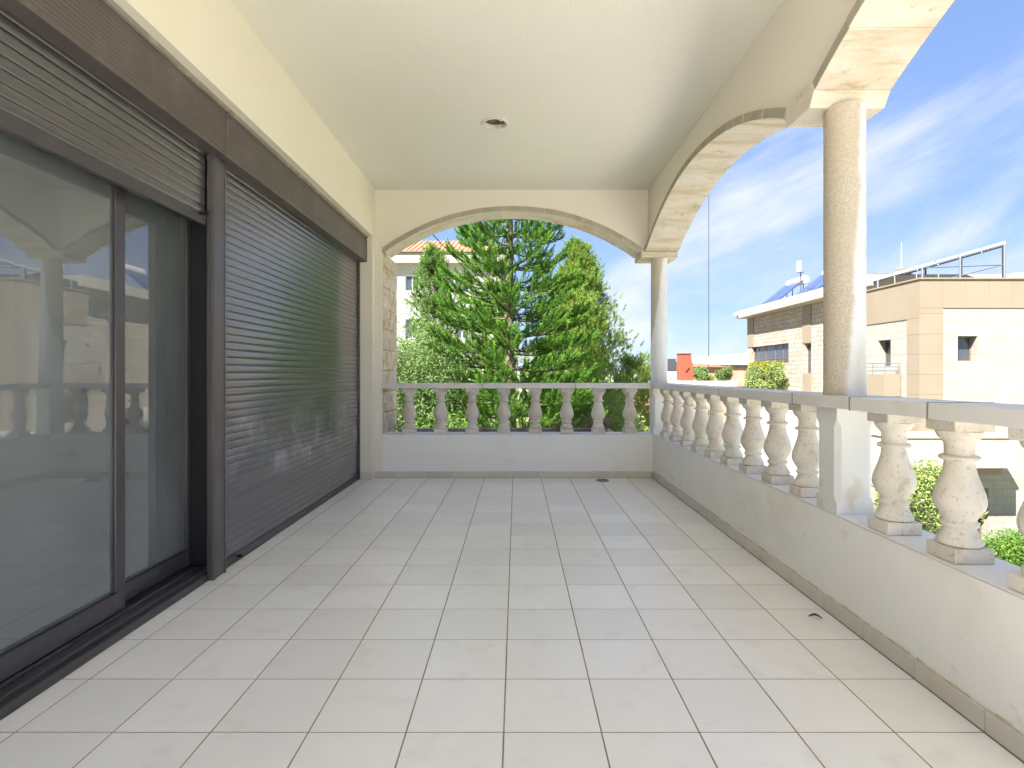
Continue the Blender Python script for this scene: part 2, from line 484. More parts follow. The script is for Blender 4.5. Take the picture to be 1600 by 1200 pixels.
M["winframe"] = mat("brown_window_frame", (0.13, 0.09, 0.07), 0.5)
M["alu"] = mat("white_window_frame", (0.72, 0.73, 0.74), 0.4)
M["cable"] = mat("black_cable", (0.03, 0.03, 0.032), 0.6)
M["pole"] = mat("grey_pole", (0.15, 0.15, 0.16), 0.7)
M["leafdry"] = mat("dry_leaf", (0.075, 0.045, 0.025), 0.8)
M["rust"] = mat("rusty_cup", (0.22, 0.12, 0.07), 0.8, layers=[((0.10, 0.07, 0.05), 40, 0.45, 0.6, 0.9), ((0.5, 0.46, 0.40), 60, 0.6, 0.7, 0.7)])
M["ring"] = mat("chipped_ring", (0.72, 0.69, 0.60), 0.6, layers=[((0.40, 0.27, 0.16), 45, 0.58, 0.66, 0.8)])
M["chrome"] = mat("lamp_reflector", (0.35, 0.31, 0.27), 0.25, metal=0.9)
M["drain"] = mat("drain_metal", (0.23, 0.21, 0.18), 0.45, metal=0.6)

# ------------------------------------------------------------------ object helpers
ORG = {}


def tag(o, label=None, cat=None, group=None, kind=None):
    if label:
        o["label"] = label
    if cat:
        o["category"] = cat
    if group:
        o["group"] = group
    if kind:
        o["kind"] = kind
    return o


def thing(name, label, cat, loc=(0, 0, 0), group=None, kind=None):
    o = bpy.data.objects.new(name, None)
    o.empty_display_size = 0.1
    COL.objects.link(o)
    o.location = loc
    ORG[o] = Vector(loc)
    return tag(o, label, cat, group, kind)


class MB:
    def __init__(self):
        self.v, self.f = [], []

    def add(self, vs, fs):
        n = len(self.v)
        self.v += [tuple(p) for p in vs]
        self.f += [tuple(i + n for i in q) for q in fs]
        return self

    def box(self, x0, x1, y0, y1, z0, z1):
        vs = [(x0, y0, z0), (x1, y0, z0), (x1, y1, z0), (x0, y1, z0), (x0, y0, z1), (x1, y0, z1), (x1, y1, z1), (x0, y1, z1)]
        fs = [(0, 3, 2, 1), (4, 5, 6, 7), (0, 1, 5, 4), (1, 2, 6, 5), (2, 3, 7, 6), (3, 0, 4, 7)]
        return self.add(vs, fs)

    def prism(self, pts, axis, a0, a1):
        """pts: polygon in the two other axes (in xyz order), extruded along axis"""
        n = len(pts)

        def mk(p, a):
            if axis == 0:
                return (a, p[0], p[1])
            if axis == 1:
                return (p[0], a, p[1])
            return (p[0], p[1], a)
        vs = [mk(p, a0) for p in pts] + [mk(p, a1) for p in pts]
        fs = [tuple(range(n))[::-1], tuple(range(n, 2 * n))]
        for i in range(n):
            j = (i + 1) % n
            fs.append((i, j, j + n, i + n))
        return self.add(vs, fs)

    def strip(self, low, up, axis, a0, a1):
        """solid between two polylines (same length) extruded along axis: good for arches"""
        n = len(low)

        def mk(p, a):
            return (a, p[0], p[1]) if axis == 0 else (p[0], a, p[1])
        vs = []
        for p, q in zip(low, up):
            vs += [mk(p, a0), mk(p, a1), mk(q, a1), mk(q, a0)]
        fs = [(0, 1, 2, 3), tuple(4 * (n - 1) + k for k in (3, 2, 1, 0))]
        for i in range(n - 1):
            a, b = 4 * i, 4 * i + 4
            for k in range(4):
                k2 = (k + 1) % 4
                fs.append((a + k, b + k, b + k2, a + k2))
        return self.add(vs, fs)

    def lathe(self, prof, c, seg=24, cap=True):
        n = len(prof)
        vs, fs = [], []
        for i in range(seg):
            a = 2 * math.pi * i / seg
            for r, z in prof:
                vs.append((c[0] + r * math.cos(a), c[1] + r * math.sin(a), c[2] + z))
        for i in range(seg):
            j = (i + 1) % seg
            for k in range(n - 1):
                fs.append((i * n + k, j * n + k, j * n + k + 1, i * n + k + 1))
        if cap:
            fs.append(tuple(i * n for i in range(seg))[::-1])
            fs.append(tuple(i * n + n - 1 for i in range(seg)))
        return self.add(vs, fs)

    def tube(self, pts, rad, seg=8):
        pts = [Vector(p) for p in pts]
        if not isinstance(rad, (list, tuple)):
            rad = [rad] * len(pts)
        vs, fs = [], []
        for i, p in enumerate(pts):
            d = (pts[min(i + 1, len(pts) - 1)] - pts[max(i - 1, 0)]).normalized()
            ref = Vector((0, 0, 1)) if abs(d.z) < 0.9 else Vector((1, 0, 0))
            a = d.cross(ref).normalized()
            b = d.cross(a)
            for k in range(seg):
                t = 2 * math.pi * k / seg
                vs.append(p + (a * math.cos(t) + b * math.sin(t)) * rad[i])
        for i in range(len(pts) - 1):
            for k in range(seg):
                k2 = (k + 1) % seg
                fs.append((i * seg + k, i * seg + k2, (i + 1) * seg + k2, (i + 1) * seg + k))
        fs.append(tuple(range(seg)))
        fs.append(tuple((len(pts) - 1) * seg + k for k in range(seg))[::-1])
        return self.add(vs, fs)

    def build(self, name, material, parent=None, bev=0.0, smooth=False, org=None, bseg=1):
        o_ = ORG.get(parent, Vector((0, 0, 0))) if org is None else Vector(org)
        me = bpy.data.meshes.new(name)
        me.from_pydata([(p[0] - o_[0], p[1] - o_[1], p[2] - o_[2]) for p in self.v], [], self.f)
        bm = bmesh.new()
        bm.from_mesh(me)
        bmesh.ops.recalc_face_normals(bm, faces=bm.faces)
        if bev:
            es = [e for e in bm.edges if len(e.link_faces) == 2 and e.calc_face_angle(0) > R(25)]
            bmesh.ops.bevel(bm, geom=es, offset=bev, segments=bseg, affect="EDGES", profile=0.5, clamp_overlap=True)
        bm.to_mesh(me)
        bm.free()
        if smooth:
            me.polygons.foreach_set("use_smooth", [True] * len(me.polygons))
            try:
                me.set_sharp_from_angle(angle=R(38))
            except Exception:
                pass
        me.materials.append(M[material])
        ob = bpy.data.objects.new(name, me)
        COL.objects.link(ob)
        if parent is not None:
            ob.parent = parent
            ORG[ob] = o_
        elif org is not None:
            ob.location = o_
            ORG[ob] = o_
        return ob


def box(name, m, b, parent=None, bev=0.0, org=None):
    return MB().box(*b).build(name, m, parent, bev, org=org)


def inst(me, name, loc, parent=None, rot=(0, 0, 0), scale=(1, 1, 1)):
    o = bpy.data.objects.new(name, me)
    COL.objects.link(o)
    o.location = loc
    o.rotation_euler = rot
    o.scale = scale
    if parent is not None:
        o.parent = parent
    return o


def copy_tree(o, loc, label, group=None):
    r = o.copy()
    COL.objects.link(r)
    r.location = loc
    r["label"] = label
    if group:
        r["group"] = group
    for ch in o.children:
        c = ch.copy()
        COL.objects.link(c)
        c.parent = r
    return r


ORD = ["first", "second", "third", "fourth", "fifth", "sixth", "seventh", "eighth", "ninth", "tenth"]

# ------------------------------------------------------------------ the terrace: floor with tiles
FX0, FX1, FY0, FY1 = -1.66, 1.47, -0.76, 5.95
PITCH, XJ, YJ, G = 0.300, -0.039, 1.719, 0.0050
floor = box("terrace_floor", "grout", (-1.90, 1.64, -0.80, 6.10, -0.12, -0.0011))
tag(floor, kind="structure")


def tile_mesh(w, d, name):
    o = MB().box(-w / 2, w / 2, -d / 2, d / 2, -0.009, 0).build(name, "tile", None, 0.0006)
    me = o.data
    bpy.data.objects.remove(o)
    return me


xs = [-1.639] + [XJ + PITCH * k for k in range(-5, 5)] + [1.434]
cols = [(xs[i] + G / 2, xs[i + 1] - G / 2) for i in range(len(xs) - 1)]
tm = {}
for a, b in cols:
    w = round(b - a, 4)
    if w not in tm:
        tm[w] = tile_mesh(w, PITCH - G, "tile")
    for k in range(-8, 14):
        y0 = YJ + PITCH * k
        o = inst(tm[w], "tile", ((a + b) / 2, y0 + PITCH / 2, random.uniform(-0.0002, 0.0002)), floor,
                 (random.gauss(0, 0.0004), random.gauss(0, 0.0004), random.gauss(0, 0.0008)))

# ------------------------------------------------------------------ ceiling (with the lamp hole cut in it)
CZ = 3.05
LX, LY, LR = -0.165, 4.36, 0.088
bm = bmesh.new()
outer = [bm.verts.new(p) for p in ((-1.70, -0.80, CZ), (1.66, -0.80, CZ), (1.66, 6.15, CZ), (-1.70, 6.15, CZ))]
inner = [bm.verts.new((LX + LR * math.cos(t), LY + LR * math.sin(t), CZ)) for t in [2 * math.pi * i / 28 for i in range(28)]]
es = [bm.edges.new((outer[i], outer[(i + 1) % 4])) for i in range(4)] + [bm.edges.new((inner[i], inner[(i + 1) % 28])) for i in range(28)]
bmesh.ops.triangle_fill(bm, use_beauty=True, edges=es, normal=(0, 0, -1))
me = bpy.data.meshes.new("ceiling")
bm.to_mesh(me)
bm.free()
me.materials.append(M["ceiling"])
ceiling = bpy.data.objects.new("ceiling", me)
COL.objects.link(ceiling)
tag(ceiling, kind="structure")
slab_o = box("roof_slab", "ceiling", (-1.90, 1.69, -0.90, 6.22, 3.17, 3.30))
tag(slab_o, kind="structure")

# ------------------------------------------------------------------ house masses
hw = thing("house_wall", "cream painted house wall above and beside the brown shutters", "wall", (-1.7, 2.5, 0))
MB().box(-1.90, -1.50, -0.80, 5.85, 2.535, 3.10).build("lintel", "cream", hw)
MB().box(-1.90, -1.50, 5.85, 5.93, 0, 3.10).box(-1.90, -1.423, 5.93, 5.955, 0, 3.10).build("end_pier", "cream", hw, 0.004)
MB().box(-1.90, -1.50, -0.80, 0.10, 0, 2.535).build("near_pier", "cream", hw)
MB().box(-1.63, -1.502, 5.838, 5.848, 0, 0.07).build("skirting_tile", "skirting", hw, 0.001)
rt = box("added_bounce_floor", "tile", (-9.5, 1.64, -6.5, -0.801, -0.30, -0.004))  # added unseen tiled floor behind the camera, bounces sunlight into the terrace
tag(rt, kind="structure")
room = MB().box(-4.50, -1.83, 0.02, 3.08, -0.01, 2.60).build("room_interior", "room")
tag(room, kind="structure")
bmr = bmesh.new()
bmr.from_mesh(room.data)
bmesh.ops.delete(bmr, geom=[f for f in bmr.faces if f.calc_center_median().x > -1.84], context="FACES")
bmr.to_mesh(room.data)
bmr.free()
up = MB().box(-9.5, 1.69, -0.95, 6.20, 3.301, 3.62).box(-9.5, -1.91, 6.201, 6.62, 3.12, 3.60).build("flat_roof", "cream")
tag(up, kind="structure")
lo = MB().box(-9.5, 1.63, -0.95, 6.12, -5.6, -0.131).box(-9.5, -1.43, 6.125, 6.62, -5.6, -0.13).build("lower_storey", "cream")
tag(lo, kind="structure")
bd = MB().box(-9.5, -4.55, -0.95, 6.62, -0.12, 3.30).box(-4.55, -1.91, 3.2, 6.0, -0.12, 3.29).box(-4.55, -1.91, -0.95, -0.1, -0.12, 3.29).box(-4.55, -1.91, -0.1, 3.2, 2.7, 3.29).build("house_body", "cream")
tag(bd, kind="structure")

# ------------------------------------------------------------------ rough stone jamb at the left end of the far arch
jb = thing("stone_jamb", "rough pale stone jamb at the left end of the far balustrade", "wall", (-1.52, 6.3, 0.0))
MB().box(-1.90, -1.45, 5.957, 6.63, -0.1, 2.42).build("core", "cream", jb)


def rough_block(x0, x1, y0, y1, z0, z1, seed):
    r = random.Random(seed)
    nu, nv = 9, 6
    m = MB()
    grid = []
    for i in range(nu + 1):
        for j in range(nv + 1):
            u, v = i / nu, j / nv
            e = min(u, 1 - u) * nu, min(v, 1 - v) * nv
            out = 0.0 if min(e) < 0.5 else r.uniform(0.004, 0.017)
            grid.append((x1 - 0.012 + out, y0 + (y1 - y0) * u, z0 + (z1 - z0) * v))
    fs = []
    w = nv + 1
    for i in range(nu):
        for j in range(nv):
            fs.append((i * w + j, (i + 1) * w + j, (i + 1) * w + j + 1, i * w + j + 1))
    m.add(grid, fs)
    m.box(x0, x1 - 0.0125, y0, y1, z0, z1)
    return m


z = 0.462
k = 0
while z < 2.36:
    h = 0.224
    z1 = min(z + h, 2.40)
    if k % 2 == 0:
        rough_block(-1.449, -1.405, 5.96, 6.63, z + 0.003, z1 - 0.004, k).build("stone", "jamb", jb)
    else:
        ys = 6.22 + 0.16 * ((k // 2) % 2)
        rough_block(-1.449, -1.405, 5.96, ys, z + 0.003, z1 - 0.004, k).build("stone", "jamb", jb)
        rough_block(-1.449, -1.405, ys + 0.006, 6.63, z + 0.003, z1 - 0.004, k + 50).build("stone", "jamb", jb)
    z = z1
    k += 1

# ------------------------------------------------------------------ arches
BT = 0.052


def arc(c, half, zs, sag, r_add, n, a_lo=None, a_hi=None):
    Rr = (half * half + sag * sag) / (2 * sag)
    A = math.asin(half / Rr)
    zc_ = zs + sag - Rr
    a_lo = -A if a_lo is None else a_lo
    a_hi = A if a_hi is None else a_hi
    return [(c + (Rr + r_add) * math.sin(a_lo + (a_hi - a_lo) * i / n), zc_ + (Rr + r_add) * math.cos(a_lo + (a_hi - a_lo) * i / n)) for i in range(n + 1)], A


def arch_wall(name, label, axis, c, half, zs, sag, inner_a, outer_a, wall_a, u0, u1, nst, ztop=3.10):
    """inner_a/outer_a: faces of the stone ring; wall_a: the (slightly recessed) spandrel faces; u0,u1: ends of the spandrel"""
    root = thing(name, label, "wall", (0, c, zs) if axis == 0 else (c, 0, zs))
    ext, A = arc(c, half, zs, sag, BT, 40)
    low = [(u0, ext[0][1] - 0.015)] + ext + [(u1, ext[-1][1] - 0.015)]
    upp = [(p[0], ztop) for p in low]
    MB().strip(low, upp, axis, wall_a[0], wall_a[1]).build("spandrel", "cream", root)
    g = 0.0005 / (half * 2)
    r = random.Random(len(label))
    cuts = [-A + 2 * A * i / nst for i in range(nst + 1)]
    for i in range(1, nst):
        cuts[i] += r.uniform(-0.10, 0.10) * 2 * A / nst
    for i in range(nst):
        lo_, _ = arc(c, half, zs, sag, 0.0, 6, cuts[i] + g, cuts[i + 1] - g)
        hi_, _ = arc(c, half, zs, sag, BT + 0.001, 6, cuts[i] + g, cuts[i + 1] - g)
        j = r.uniform(-0.003, 0.003)
        so_ = MB().strip(lo_, hi_, axis, inner_a + j, outer_a).build("arch_stone", "arch", root, 0.0022)
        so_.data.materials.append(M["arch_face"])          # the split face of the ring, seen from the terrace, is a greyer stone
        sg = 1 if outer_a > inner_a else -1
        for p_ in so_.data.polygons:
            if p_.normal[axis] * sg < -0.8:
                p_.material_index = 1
    return root


end_arch = arch_wall("end_arch_wall", "cream spandrel wall with stone edged arch over the far balustrade", 1, -0.045, 1.355, 2.385, 0.44, 5.93, 6.245, (5.942, 6.225), -1.500, 1.3965, 13)
side_far = arch_wall("side_arch_wall", "cream arch wall between the corner column and the nearer column", 0, 4.355, 1.515, 2.392, 0.358, 1.355, 1.705, (1.398, 1.69), 2.694, 5.97, 11)
side_near = arch_wall("side_arch_wall", "cream arch wall passing overhead on the near side of the nearer column", 0, 1.034, 1.515, 2.392, 0.358, 1.355, 1.705, (1.398, 1.69), -0.80, 2.694, 11)

added_rear_arch = arch_wall("added_rear_arch_wall", "cream arch wall over the open end behind the viewer", 1, -0.045, 1.355, 2.385, 0.44, -0.80, -0.97, (-0.812, -0.955), -1.500, 1.3965, 13)  # unseen arch added without a parapet so sun and sky light enter from behind


def side_capital(yc, label):
    hb, ht = 0.102, 0.1445
    pts = [(yc - hb, 2.33), (yc + hb, 2.33), (yc + ht, 2.391), (yc + ht - 0.022, 2.391 + BT * 0.9), (yc, 2.445), (yc - ht + 0.022, 2.391 + BT * 0.9), (yc - ht, 2.391)]
    o = MB().prism(pts, 0, 1.355, 1.705).build("capital", "arch", None, 0.003, org=(1.53, yc, 2.33))
    return tag(o, label, "capital", "stone capitals under the arches")


side_capital(2.694, "pale wedge shaped capital block on top of the nearer column")
side_capital(-0.626, "pale wedge shaped capital block beside the wall behind the viewer")
o = MB().box(1.318, 1.705, 5.905, 6.25, 2.33, 2.391).prism([(5.872, 2.393), (6.245, 2.393), (6.245, 2.45), (5.90, 2.45)], 0, 1.356, 1.703).prism([(1.30, 2.3935), (1.355, 2.3935), (1.355, 2.43), (1.285, 2.43)], 1, 5.931, 6.243).build("capital", "arch", None, 0.004, org=(1.53, 6.05, 2.33))
tag(o, "pale stone corner capital where the far and side arches meet", "capital", "stone capitals under the arches")
o = MB().box(1.398, 1.69, 5.9705, 6.225, 2.452, 3.10).build("corner_wall", "cream", None)
tag(o, "cream corner wall above the far column between two arches", "wall")

# ------------------------------------------------------------------ columns, piers
for yc, lab in ((2.612, "stained round stone column rising from the rail above the square pier"),
                (6.010, "slender round stone column at the far corner of the balustrade"),
                (-0.64, "round stone column beside the wall behind the viewer")):
    o = MB().lathe([(0.0885, 0.0), (0.0885, 0.03), (0.0875, 0.04), (0.0865, 1.28), (0.0865, 1.332)], (1.53, yc, 1.0015), 40).build("column", "column_corner" if yc > 5 else "column", None, smooth=True, org=(1.53, yc, 1.0))
    tag(o, lab, "column", "round stone columns on the side rail")


def pier_mesh(xc, yc, zb, zt, h=0.085, ch=0.022):
    def ring(z, c):
        p = []
        for sx, sy in ((1, 1), (-1, 1), (-1, -1), (1, -1)):
            a, b = (xc + sx * h, yc + sy * (h - c)), (xc + sx * (h - c), yc + sy * h)
            if sx * sy < 0:
                a, b = b, a
            p += [a, b]
        return [(q[0], q[1], z) for q in p]
    e = 0.0015
    lv = [(zb, e), (zb + 0.045, e), (zb + 0.075, ch), (zt - 0.085, ch), (zt - 0.05, e), (zt, e)]
    m = MB()
    vs = []
    for z_, c_ in lv:
        vs += ring(z_, c_)
    fs = [tuple(range(8))[::-1], tuple(range(40, 48))]
    for i in range(5):
        for k_ in range(8):
            k2 = (k_ + 1) % 8
            fs.append((i * 8 + k_, i * 8 + k2, (i + 1) * 8 + k2, (i + 1) * 8 + k_))
    return m.add(vs, fs)


for yc, lab in ((2.612, "square white pier with chamfered edges under the nearer column"),
                (6.010, "square white corner pier under the far column"),
                (-0.64, "square white pier behind the viewer")):
    o = pier_mesh(1.53, yc, 0.4645, 0.944).build("pier", "pier", None, org=(1.53, yc, 0.4645))
    tag(o, lab, "pier", "square piers in the side balustrade")

# ------------------------------------------------------------------ parapets with coping and skirting tiles
pr = thing("side_parapet", "low cream rendered parapet along the right side of the floor", "parapet", (1.55, 2.6, 0))
MB().box(1.447, 1.66, -0.80, 6.14, -0.13, 0.455).build("wall", "parapet", pr)
MB().box(1.445, 1.662, -0.80, 6.142, 0.456, 0.464).build("coping", "coping", pr, 0.003)
for k in range(-8, 14):
    y0 = YJ + PITCH * k
    box("skirting_tile", "skirting", (1.4355, 1.4468, y0 + 0.0015, y0 + PITCH - 0.0015, 0.0005, 0.068 + random.uniform(-0.001, 0.001)), pr, 0.002)
mo = MB()
yy_ = -0.7
while yy_ < 5.9:
    l_ = random.uniform(0.02, 0.09)
    mo.box(1.4425, 1.4469, yy_, yy_ + l_, 0.066, 0.069 + random.uniform(0.000, 0.008))
    yy_ += l_
mo.build("mortar_bead", "mortar", pr, 0.0012)
pf = thing("end_parapet", "low white rendered parapet below the far balustrade", "parapet", (0, 6.03, 0))
MB().box(-1.423, 1.4465, 5.93, 6.14, -0.13, 0.455).build("wall", "parapet_white", pf)
MB().box(-1.423, 1.4440, 5.928, 6.142, 0.456, 0.464).build("coping", "coping", pf, 0.003)
xk = [-1.498, -1.28] + [XJ + PITCH * k - 0.02 for k in range(-3, 5)] + [1.434]
for a, b in zip(xk[:-1], xk[1:]):
    if b - a > 0.03:
        box("skirting_tile", "skirting", (a + 0.0015, b - 0.0015, 5.9195, 5.9295, 0.0005, 0.068 + random.uniform(-0.001, 0.001)), pf, 0.002)

# ------------------------------------------------------------------ handrails
rs = thing("side_handrail", "grey stone handrail running along the right balustrade", "handrail", (1.53, 2.6, 0.945))
for a, b in ((-0.80, 0.90), (0.90, 1.937), (1.937, 2.39), (2.39, 2.885), (2.885, 3.94), (3.94, 6.135)):
    dz = random.uniform(-0.0012, 0.0012)
    box("rail_slab", "rail", (1.42, 1.65, a + 0.0012, b - 0.0012, 0.945 + dz, 1.0 + dz), rs, 0.004)
for b in (0.90, 1.937, 2.39, 2.885, 3.94):
    box("joint", "grout", (1.4192, 1.6508, b - 0.0028, b + 0.0028, 0.9430, 1.0016), rs)
rf = thing("end_handrail", "grey stone handrail along the far balustrade", "handrail", (0, 6.02, 0.945))
for a, b in ((-1.424, -0.36), (-0.36, 0.62), (0.62, 1.4185)):
    box("rail_slab", "rail", (a + 0.0012, b - 0.0012, 5.905, 6.135, 0.945, 0.9995), rf, 0.004)

for b in (-0.36, 0.62):
    box("joint", "grout", (b - 0.0028, b + 0.0028, 5.9043, 6.1357, 0.9443, 1.0003), rf)

# ------------------------------------------------------------------ balusters
prof = [(0.0, 0.0505), (0.060, 0.0505), (0.0655, 0.054), (0.067, 0.062), (0.0655, 0.070), (0.061, 0.0745), (0.060, 0.077), (0.055, 0.090), (0.049, 0.101), (0.0465, 0.108),
        (0.047, 0.111), (0.053, 0.115), (0.0555, 0.122), (0.053, 0.129), (0.0485, 0.133), (0.0475, 0.137), (0.053, 0.148), (0.063, 0.163), (0.071, 0.178), (0.0755, 0.193), (0.0760, 0.207),
        (0.0735, 0.223), (0.068, 0.241), (0.061, 0.261), (0.0535, 0.283), (0.0475, 0.305), (0.0440, 0.326), (0.0435, 0.337), (0.0445, 0.3385),
        (0.055, 0.341), (0.0595, 0.346), (0.0595, 0.351), (0.055, 0.356), (0.0445, 0.3585), (0.0435, 0.362), (0.0435, 0.388), (0.0465, 0.401), (0.052, 0.4105), (0.0535, 0.413), (0.0575, 0.414),
        (0.0645, 0.424), (0.0690, 0.436), (0.0695, 0.4405), (0.0, 0.4405)]
bs = thing("baluster", "x", "baluster", (1.525, 0, 0.4642))
MB().box(1.525 - 0.067, 1.525 + 0.067, -0.067, 0.067, 0.4642, 0.4642 + 0.050).build("plinth", "stone", bs, 0.003)
MB().lathe(prof, (1.525, 0, 0.4642), 32, False).build("shaft", "stone", bs, smooth=True)
MB().box(1.525 - 0.068, 1.525 + 0.068, -0.068, 0.068, 0.4642 + 0.441, 0.9440).build("cap", "stone", bs, 0.003)
first = True


def place_baluster(loc, label, group):
    global first
    if first:
        first = False
        bs.location = loc
        bs["label"] = label
        bs["group"] = group
        return bs
    o_ = copy_tree(bs, loc, label, group)
    o_.rotation_euler = (0, 0, random.choice([0, 1, 2, 3]) * math.pi / 2 + random.gauss(0, 0.012))
    return o_


for k in range(9):
    place_baluster((1.525, 2.935 + 0.3365 * k, 0.4642), f"{ORD[k]} baluster beyond the square pier along the right parapet", "balusters of the side balustrade")
near_words = ["stone baluster just on the viewer's side of the square pier", "large stone baluster second on the viewer's side of the square pier",
              "stone baluster cut off by the right edge of the photo"]
for k in range(8):
    y = 2.262 - 0.3335 * k
    lab = near_words[k] if k < 3 else f"{ORD[k]} side baluster counting from the square pier towards and past the viewer"
    place_baluster((1.525, y, 0.4642), lab, "balusters of the side balustrade" if k < 3 else "balusters of the side balustrade out of view")
for k in range(8):
    place_baluster((-1.151 + 0.338 * k, 6.015, 0.4642), f"{ORD[k]} baluster from the left under the far arch", "balusters of the far balustrade")

# ------------------------------------------------------------------ roller shutters
SP = 0.0440


def slat_mesh(y0, y1, name="slat"):
    pr_ = [(-1.662, 0.0006), (-1.6505, 0.0006), (-1.6490, 0.0030), (-1.6480, 0.010), (-1.6474, 0.022), (-1.6480, 0.034), (-1.6490, 0.0408), (-1.6505, 0.0428), (-1.662, 0.0428)]
    vs = []
    for y in (y0, y1):
        vs += [(p[0] + 1.655, y, p[1]) for p in pr_]
    n = len(pr_)
    fs = [tuple(range(n)), tuple(range(n, 2 * n))[::-1]]
    for i in range(n):
        j = (i + 1) % n
        fs.append((i, i + n, j + n, j))
    o_ = MB().add(vs, fs).build(name, "shutter", None, smooth=True)
    m_ = o_.data
    bpy.data.objects.remove(o_)
    return m_


def pelmet(y0, y1, parent):
    pts = [(-1.80, 2.272), (-1.566, 2.272), (-1.566, 2.296)]
    zz = 2.296
    while zz < 2.482:
        pts += [(-1.566, zz), (-1.5638, zz + 0.002), (-1.5638, zz + 0.014), (-1.566, zz + 0.016)]
        zz += 0.0185
    pts += [(-1.566, 2.512), (-1.80, 2.512)]
    m_ = MB()
    n = len(pts)
    vs = [(p[0], y0, p[1]) for p in pts] + [(p[0], y1, p[1]) for p in pts]
    fs = [tuple(range(n)), tuple(range(n, 2 * n))[::-1]] + [(i, (i + 1) % n, (i + 1) % n + n, i + n) for i in range(n)]
    m_.add(vs, fs).build("pelmet", "pelmet", parent)
    MB().box(-1.80, -1.548, y0, y1, 2.5125, 2.5345).build("seal_strip", "trim", parent, 0.003)
    for ye in (y0, y1):
        MB().box(-1.70, -1.560, ye - 0.006, ye + 0.006, 2.266, 2.518).build("end_cap", "pelmet", parent, 0.002)


sh = thing("roller_shutter", "fully lowered brown slatted roller shutter at the far end of the house wall", "roller shutter", (-1.65, 4.45, 0), "roller shutters")
sm = slat_mesh(3.105, 5.815)
for k in range(1, 52):
    z_ = 0.006 + SP * k
    if z_ > 2.26:
        break
    o = inst(sm, "slat", (-1.655 + 1.65 + random.uniform(-0.0003, 0.0003), -4.45, z_), sh, (0, random.gauss(0, 0.005), 0))
MB().box(-1.668, -1.644, 3.105, 5.815, 0.004, 0.049).build("bottom_bar", "frame", sh, 0.003)
MB().box(-1.70, -1.632, 5.812, 5.848, 0, 2.27).build("guide_rail", "frame", sh, 0.003)
post = MB().box(-1.648, -1.612, 2.975, 3.112, 0, 2.27).build("guide_post", "post", sh, 0.004)
MB().box(-1.6118, -1.6070, 2.978, 2.992, 0.001, 2.268).box(-1.6118, -1.6090, 3.088, 3.104, 0.001, 2.268).build("cover_strip", "post", post)
MB().tube([(-1.644, 3.30, 0.028), (-1.615, 3.30, 0.028)], 0.009, 10).build("stop_peg", "black", sh)
pelmet(3.034, 5.842, sh)

s2 = thing("roller_shutter", "mostly raised brown slatted roller shutter above the glass sliding door", "roller shutter", (-1.65, 1.55, 1.88), "roller shutters")
sm2 = slat_mesh(0.12, 2.962)
for k in range(8):
    inst(sm2, "slat", (-0.005, -1.55, 1.946 - 1.88 + SP * k), s2, (0, random.gauss(0, 0.006), 0))
MB().box(-1.668, -1.640, 0.12, 2.962, 1.884, 1.944).build("bottom_bar", "frame", s2, 0.003)
MB().tube([(-1.640, 2.90, 1.932), (-1.590, 2.90, 1.932)], 0.009, 10).build("stop_peg", "black", s2)
pelmet(0.11, 3.022, s2)

# ------------------------------------------------------------------ sliding glass door
dr = thing("sliding_door", "bronze framed glass sliding door reflecting the balustrade and sky", "sliding door", (-1.74, 1.55, 0))
MB().box(-1.83, -1.640, 0.10, 2.970, 0.0, 0.034).box(-1.83, -1.650, 2.9705, 3.046, 0.0, 0.0335).box(-1.83, -1.668, 0.10, 3.046, 0.0345, 0.052).box(-1.722, -1.714, 0.10, 2.970, 0.0525, 0.066).build("sill_track", "frame", dr, 0.002)
MB().box(-1.83, -1.650, 3.048, 3.10, 0.0, 2.268).build("jamb", "black", dr, 0.003)
MB().box(-1.83, -1.674, 0.10, 3.046, 2.10, 2.262).build("head", "frame", dr, 0.003)


def sash(x0, x1, y0, y1, parent, w=0.062):
    s = MB()
    zb, zt = 0.067, 2.099
    s.box(x0, x1, y0, y0 + w, zb, zt).box(x0, x1, y1 - w, y1, zb, zt)
    s.box(x0 + 0.001, x1 - 0.001, y0 + w, y1 - w, zb, zb + 0.088).box(x0 + 0.001, x1 - 0.001, y0 + w, y1 - w, zt - 0.07, zt)
    so = s.build("sash", "frame", parent, 0.003)
    xm = (x0 + x1) / 2
    MB().box(xm - 0.003, xm + 0.003, y0 + w - 0.004, y1 - w + 0.004, zb + 0.084, zt - 0.066).build("glass", "glass", so)
    MB().box(x1 + 0.0005, x1 + 0.002, y0 + w - 0.004, y1 - w + 0.004, zb + 0.087, zb + 0.094).build("gasket", "black", so)
    return so


sA = sash(-1.758, -1.724, 0.98, 2.470, dr)
sB = sash(-1.802, -1.768, 1.55, 3.046, dr, 0.04)
sC = sash(-1.8025, -1.7685, 0.10, 1.545, dr)

cu = MB()
ny = 150
low, top = [], []
for i in range(ny + 1):
    y = 0.12 + 2.88 * i / ny
    x = -1.93 + 0.022 * math.sin(i * 0.62 + 0.7 * math.sin(i * 0.11)) + 0.01 * math.sin(i * 1.41)
    low.append((x, y, 0.03))
    top.append((x, y, 2.4))
cu.add(low + top, [(i, i + 1, i + ny + 2, i + ny + 1) for i in range(ny)])
c = cu.build("curtain", "curtain", None, smooth=True, org=(-1.93, 1.55, 0.03))
tag(c, "grey folded curtain hanging inside behind the sliding glass door", "curtain")

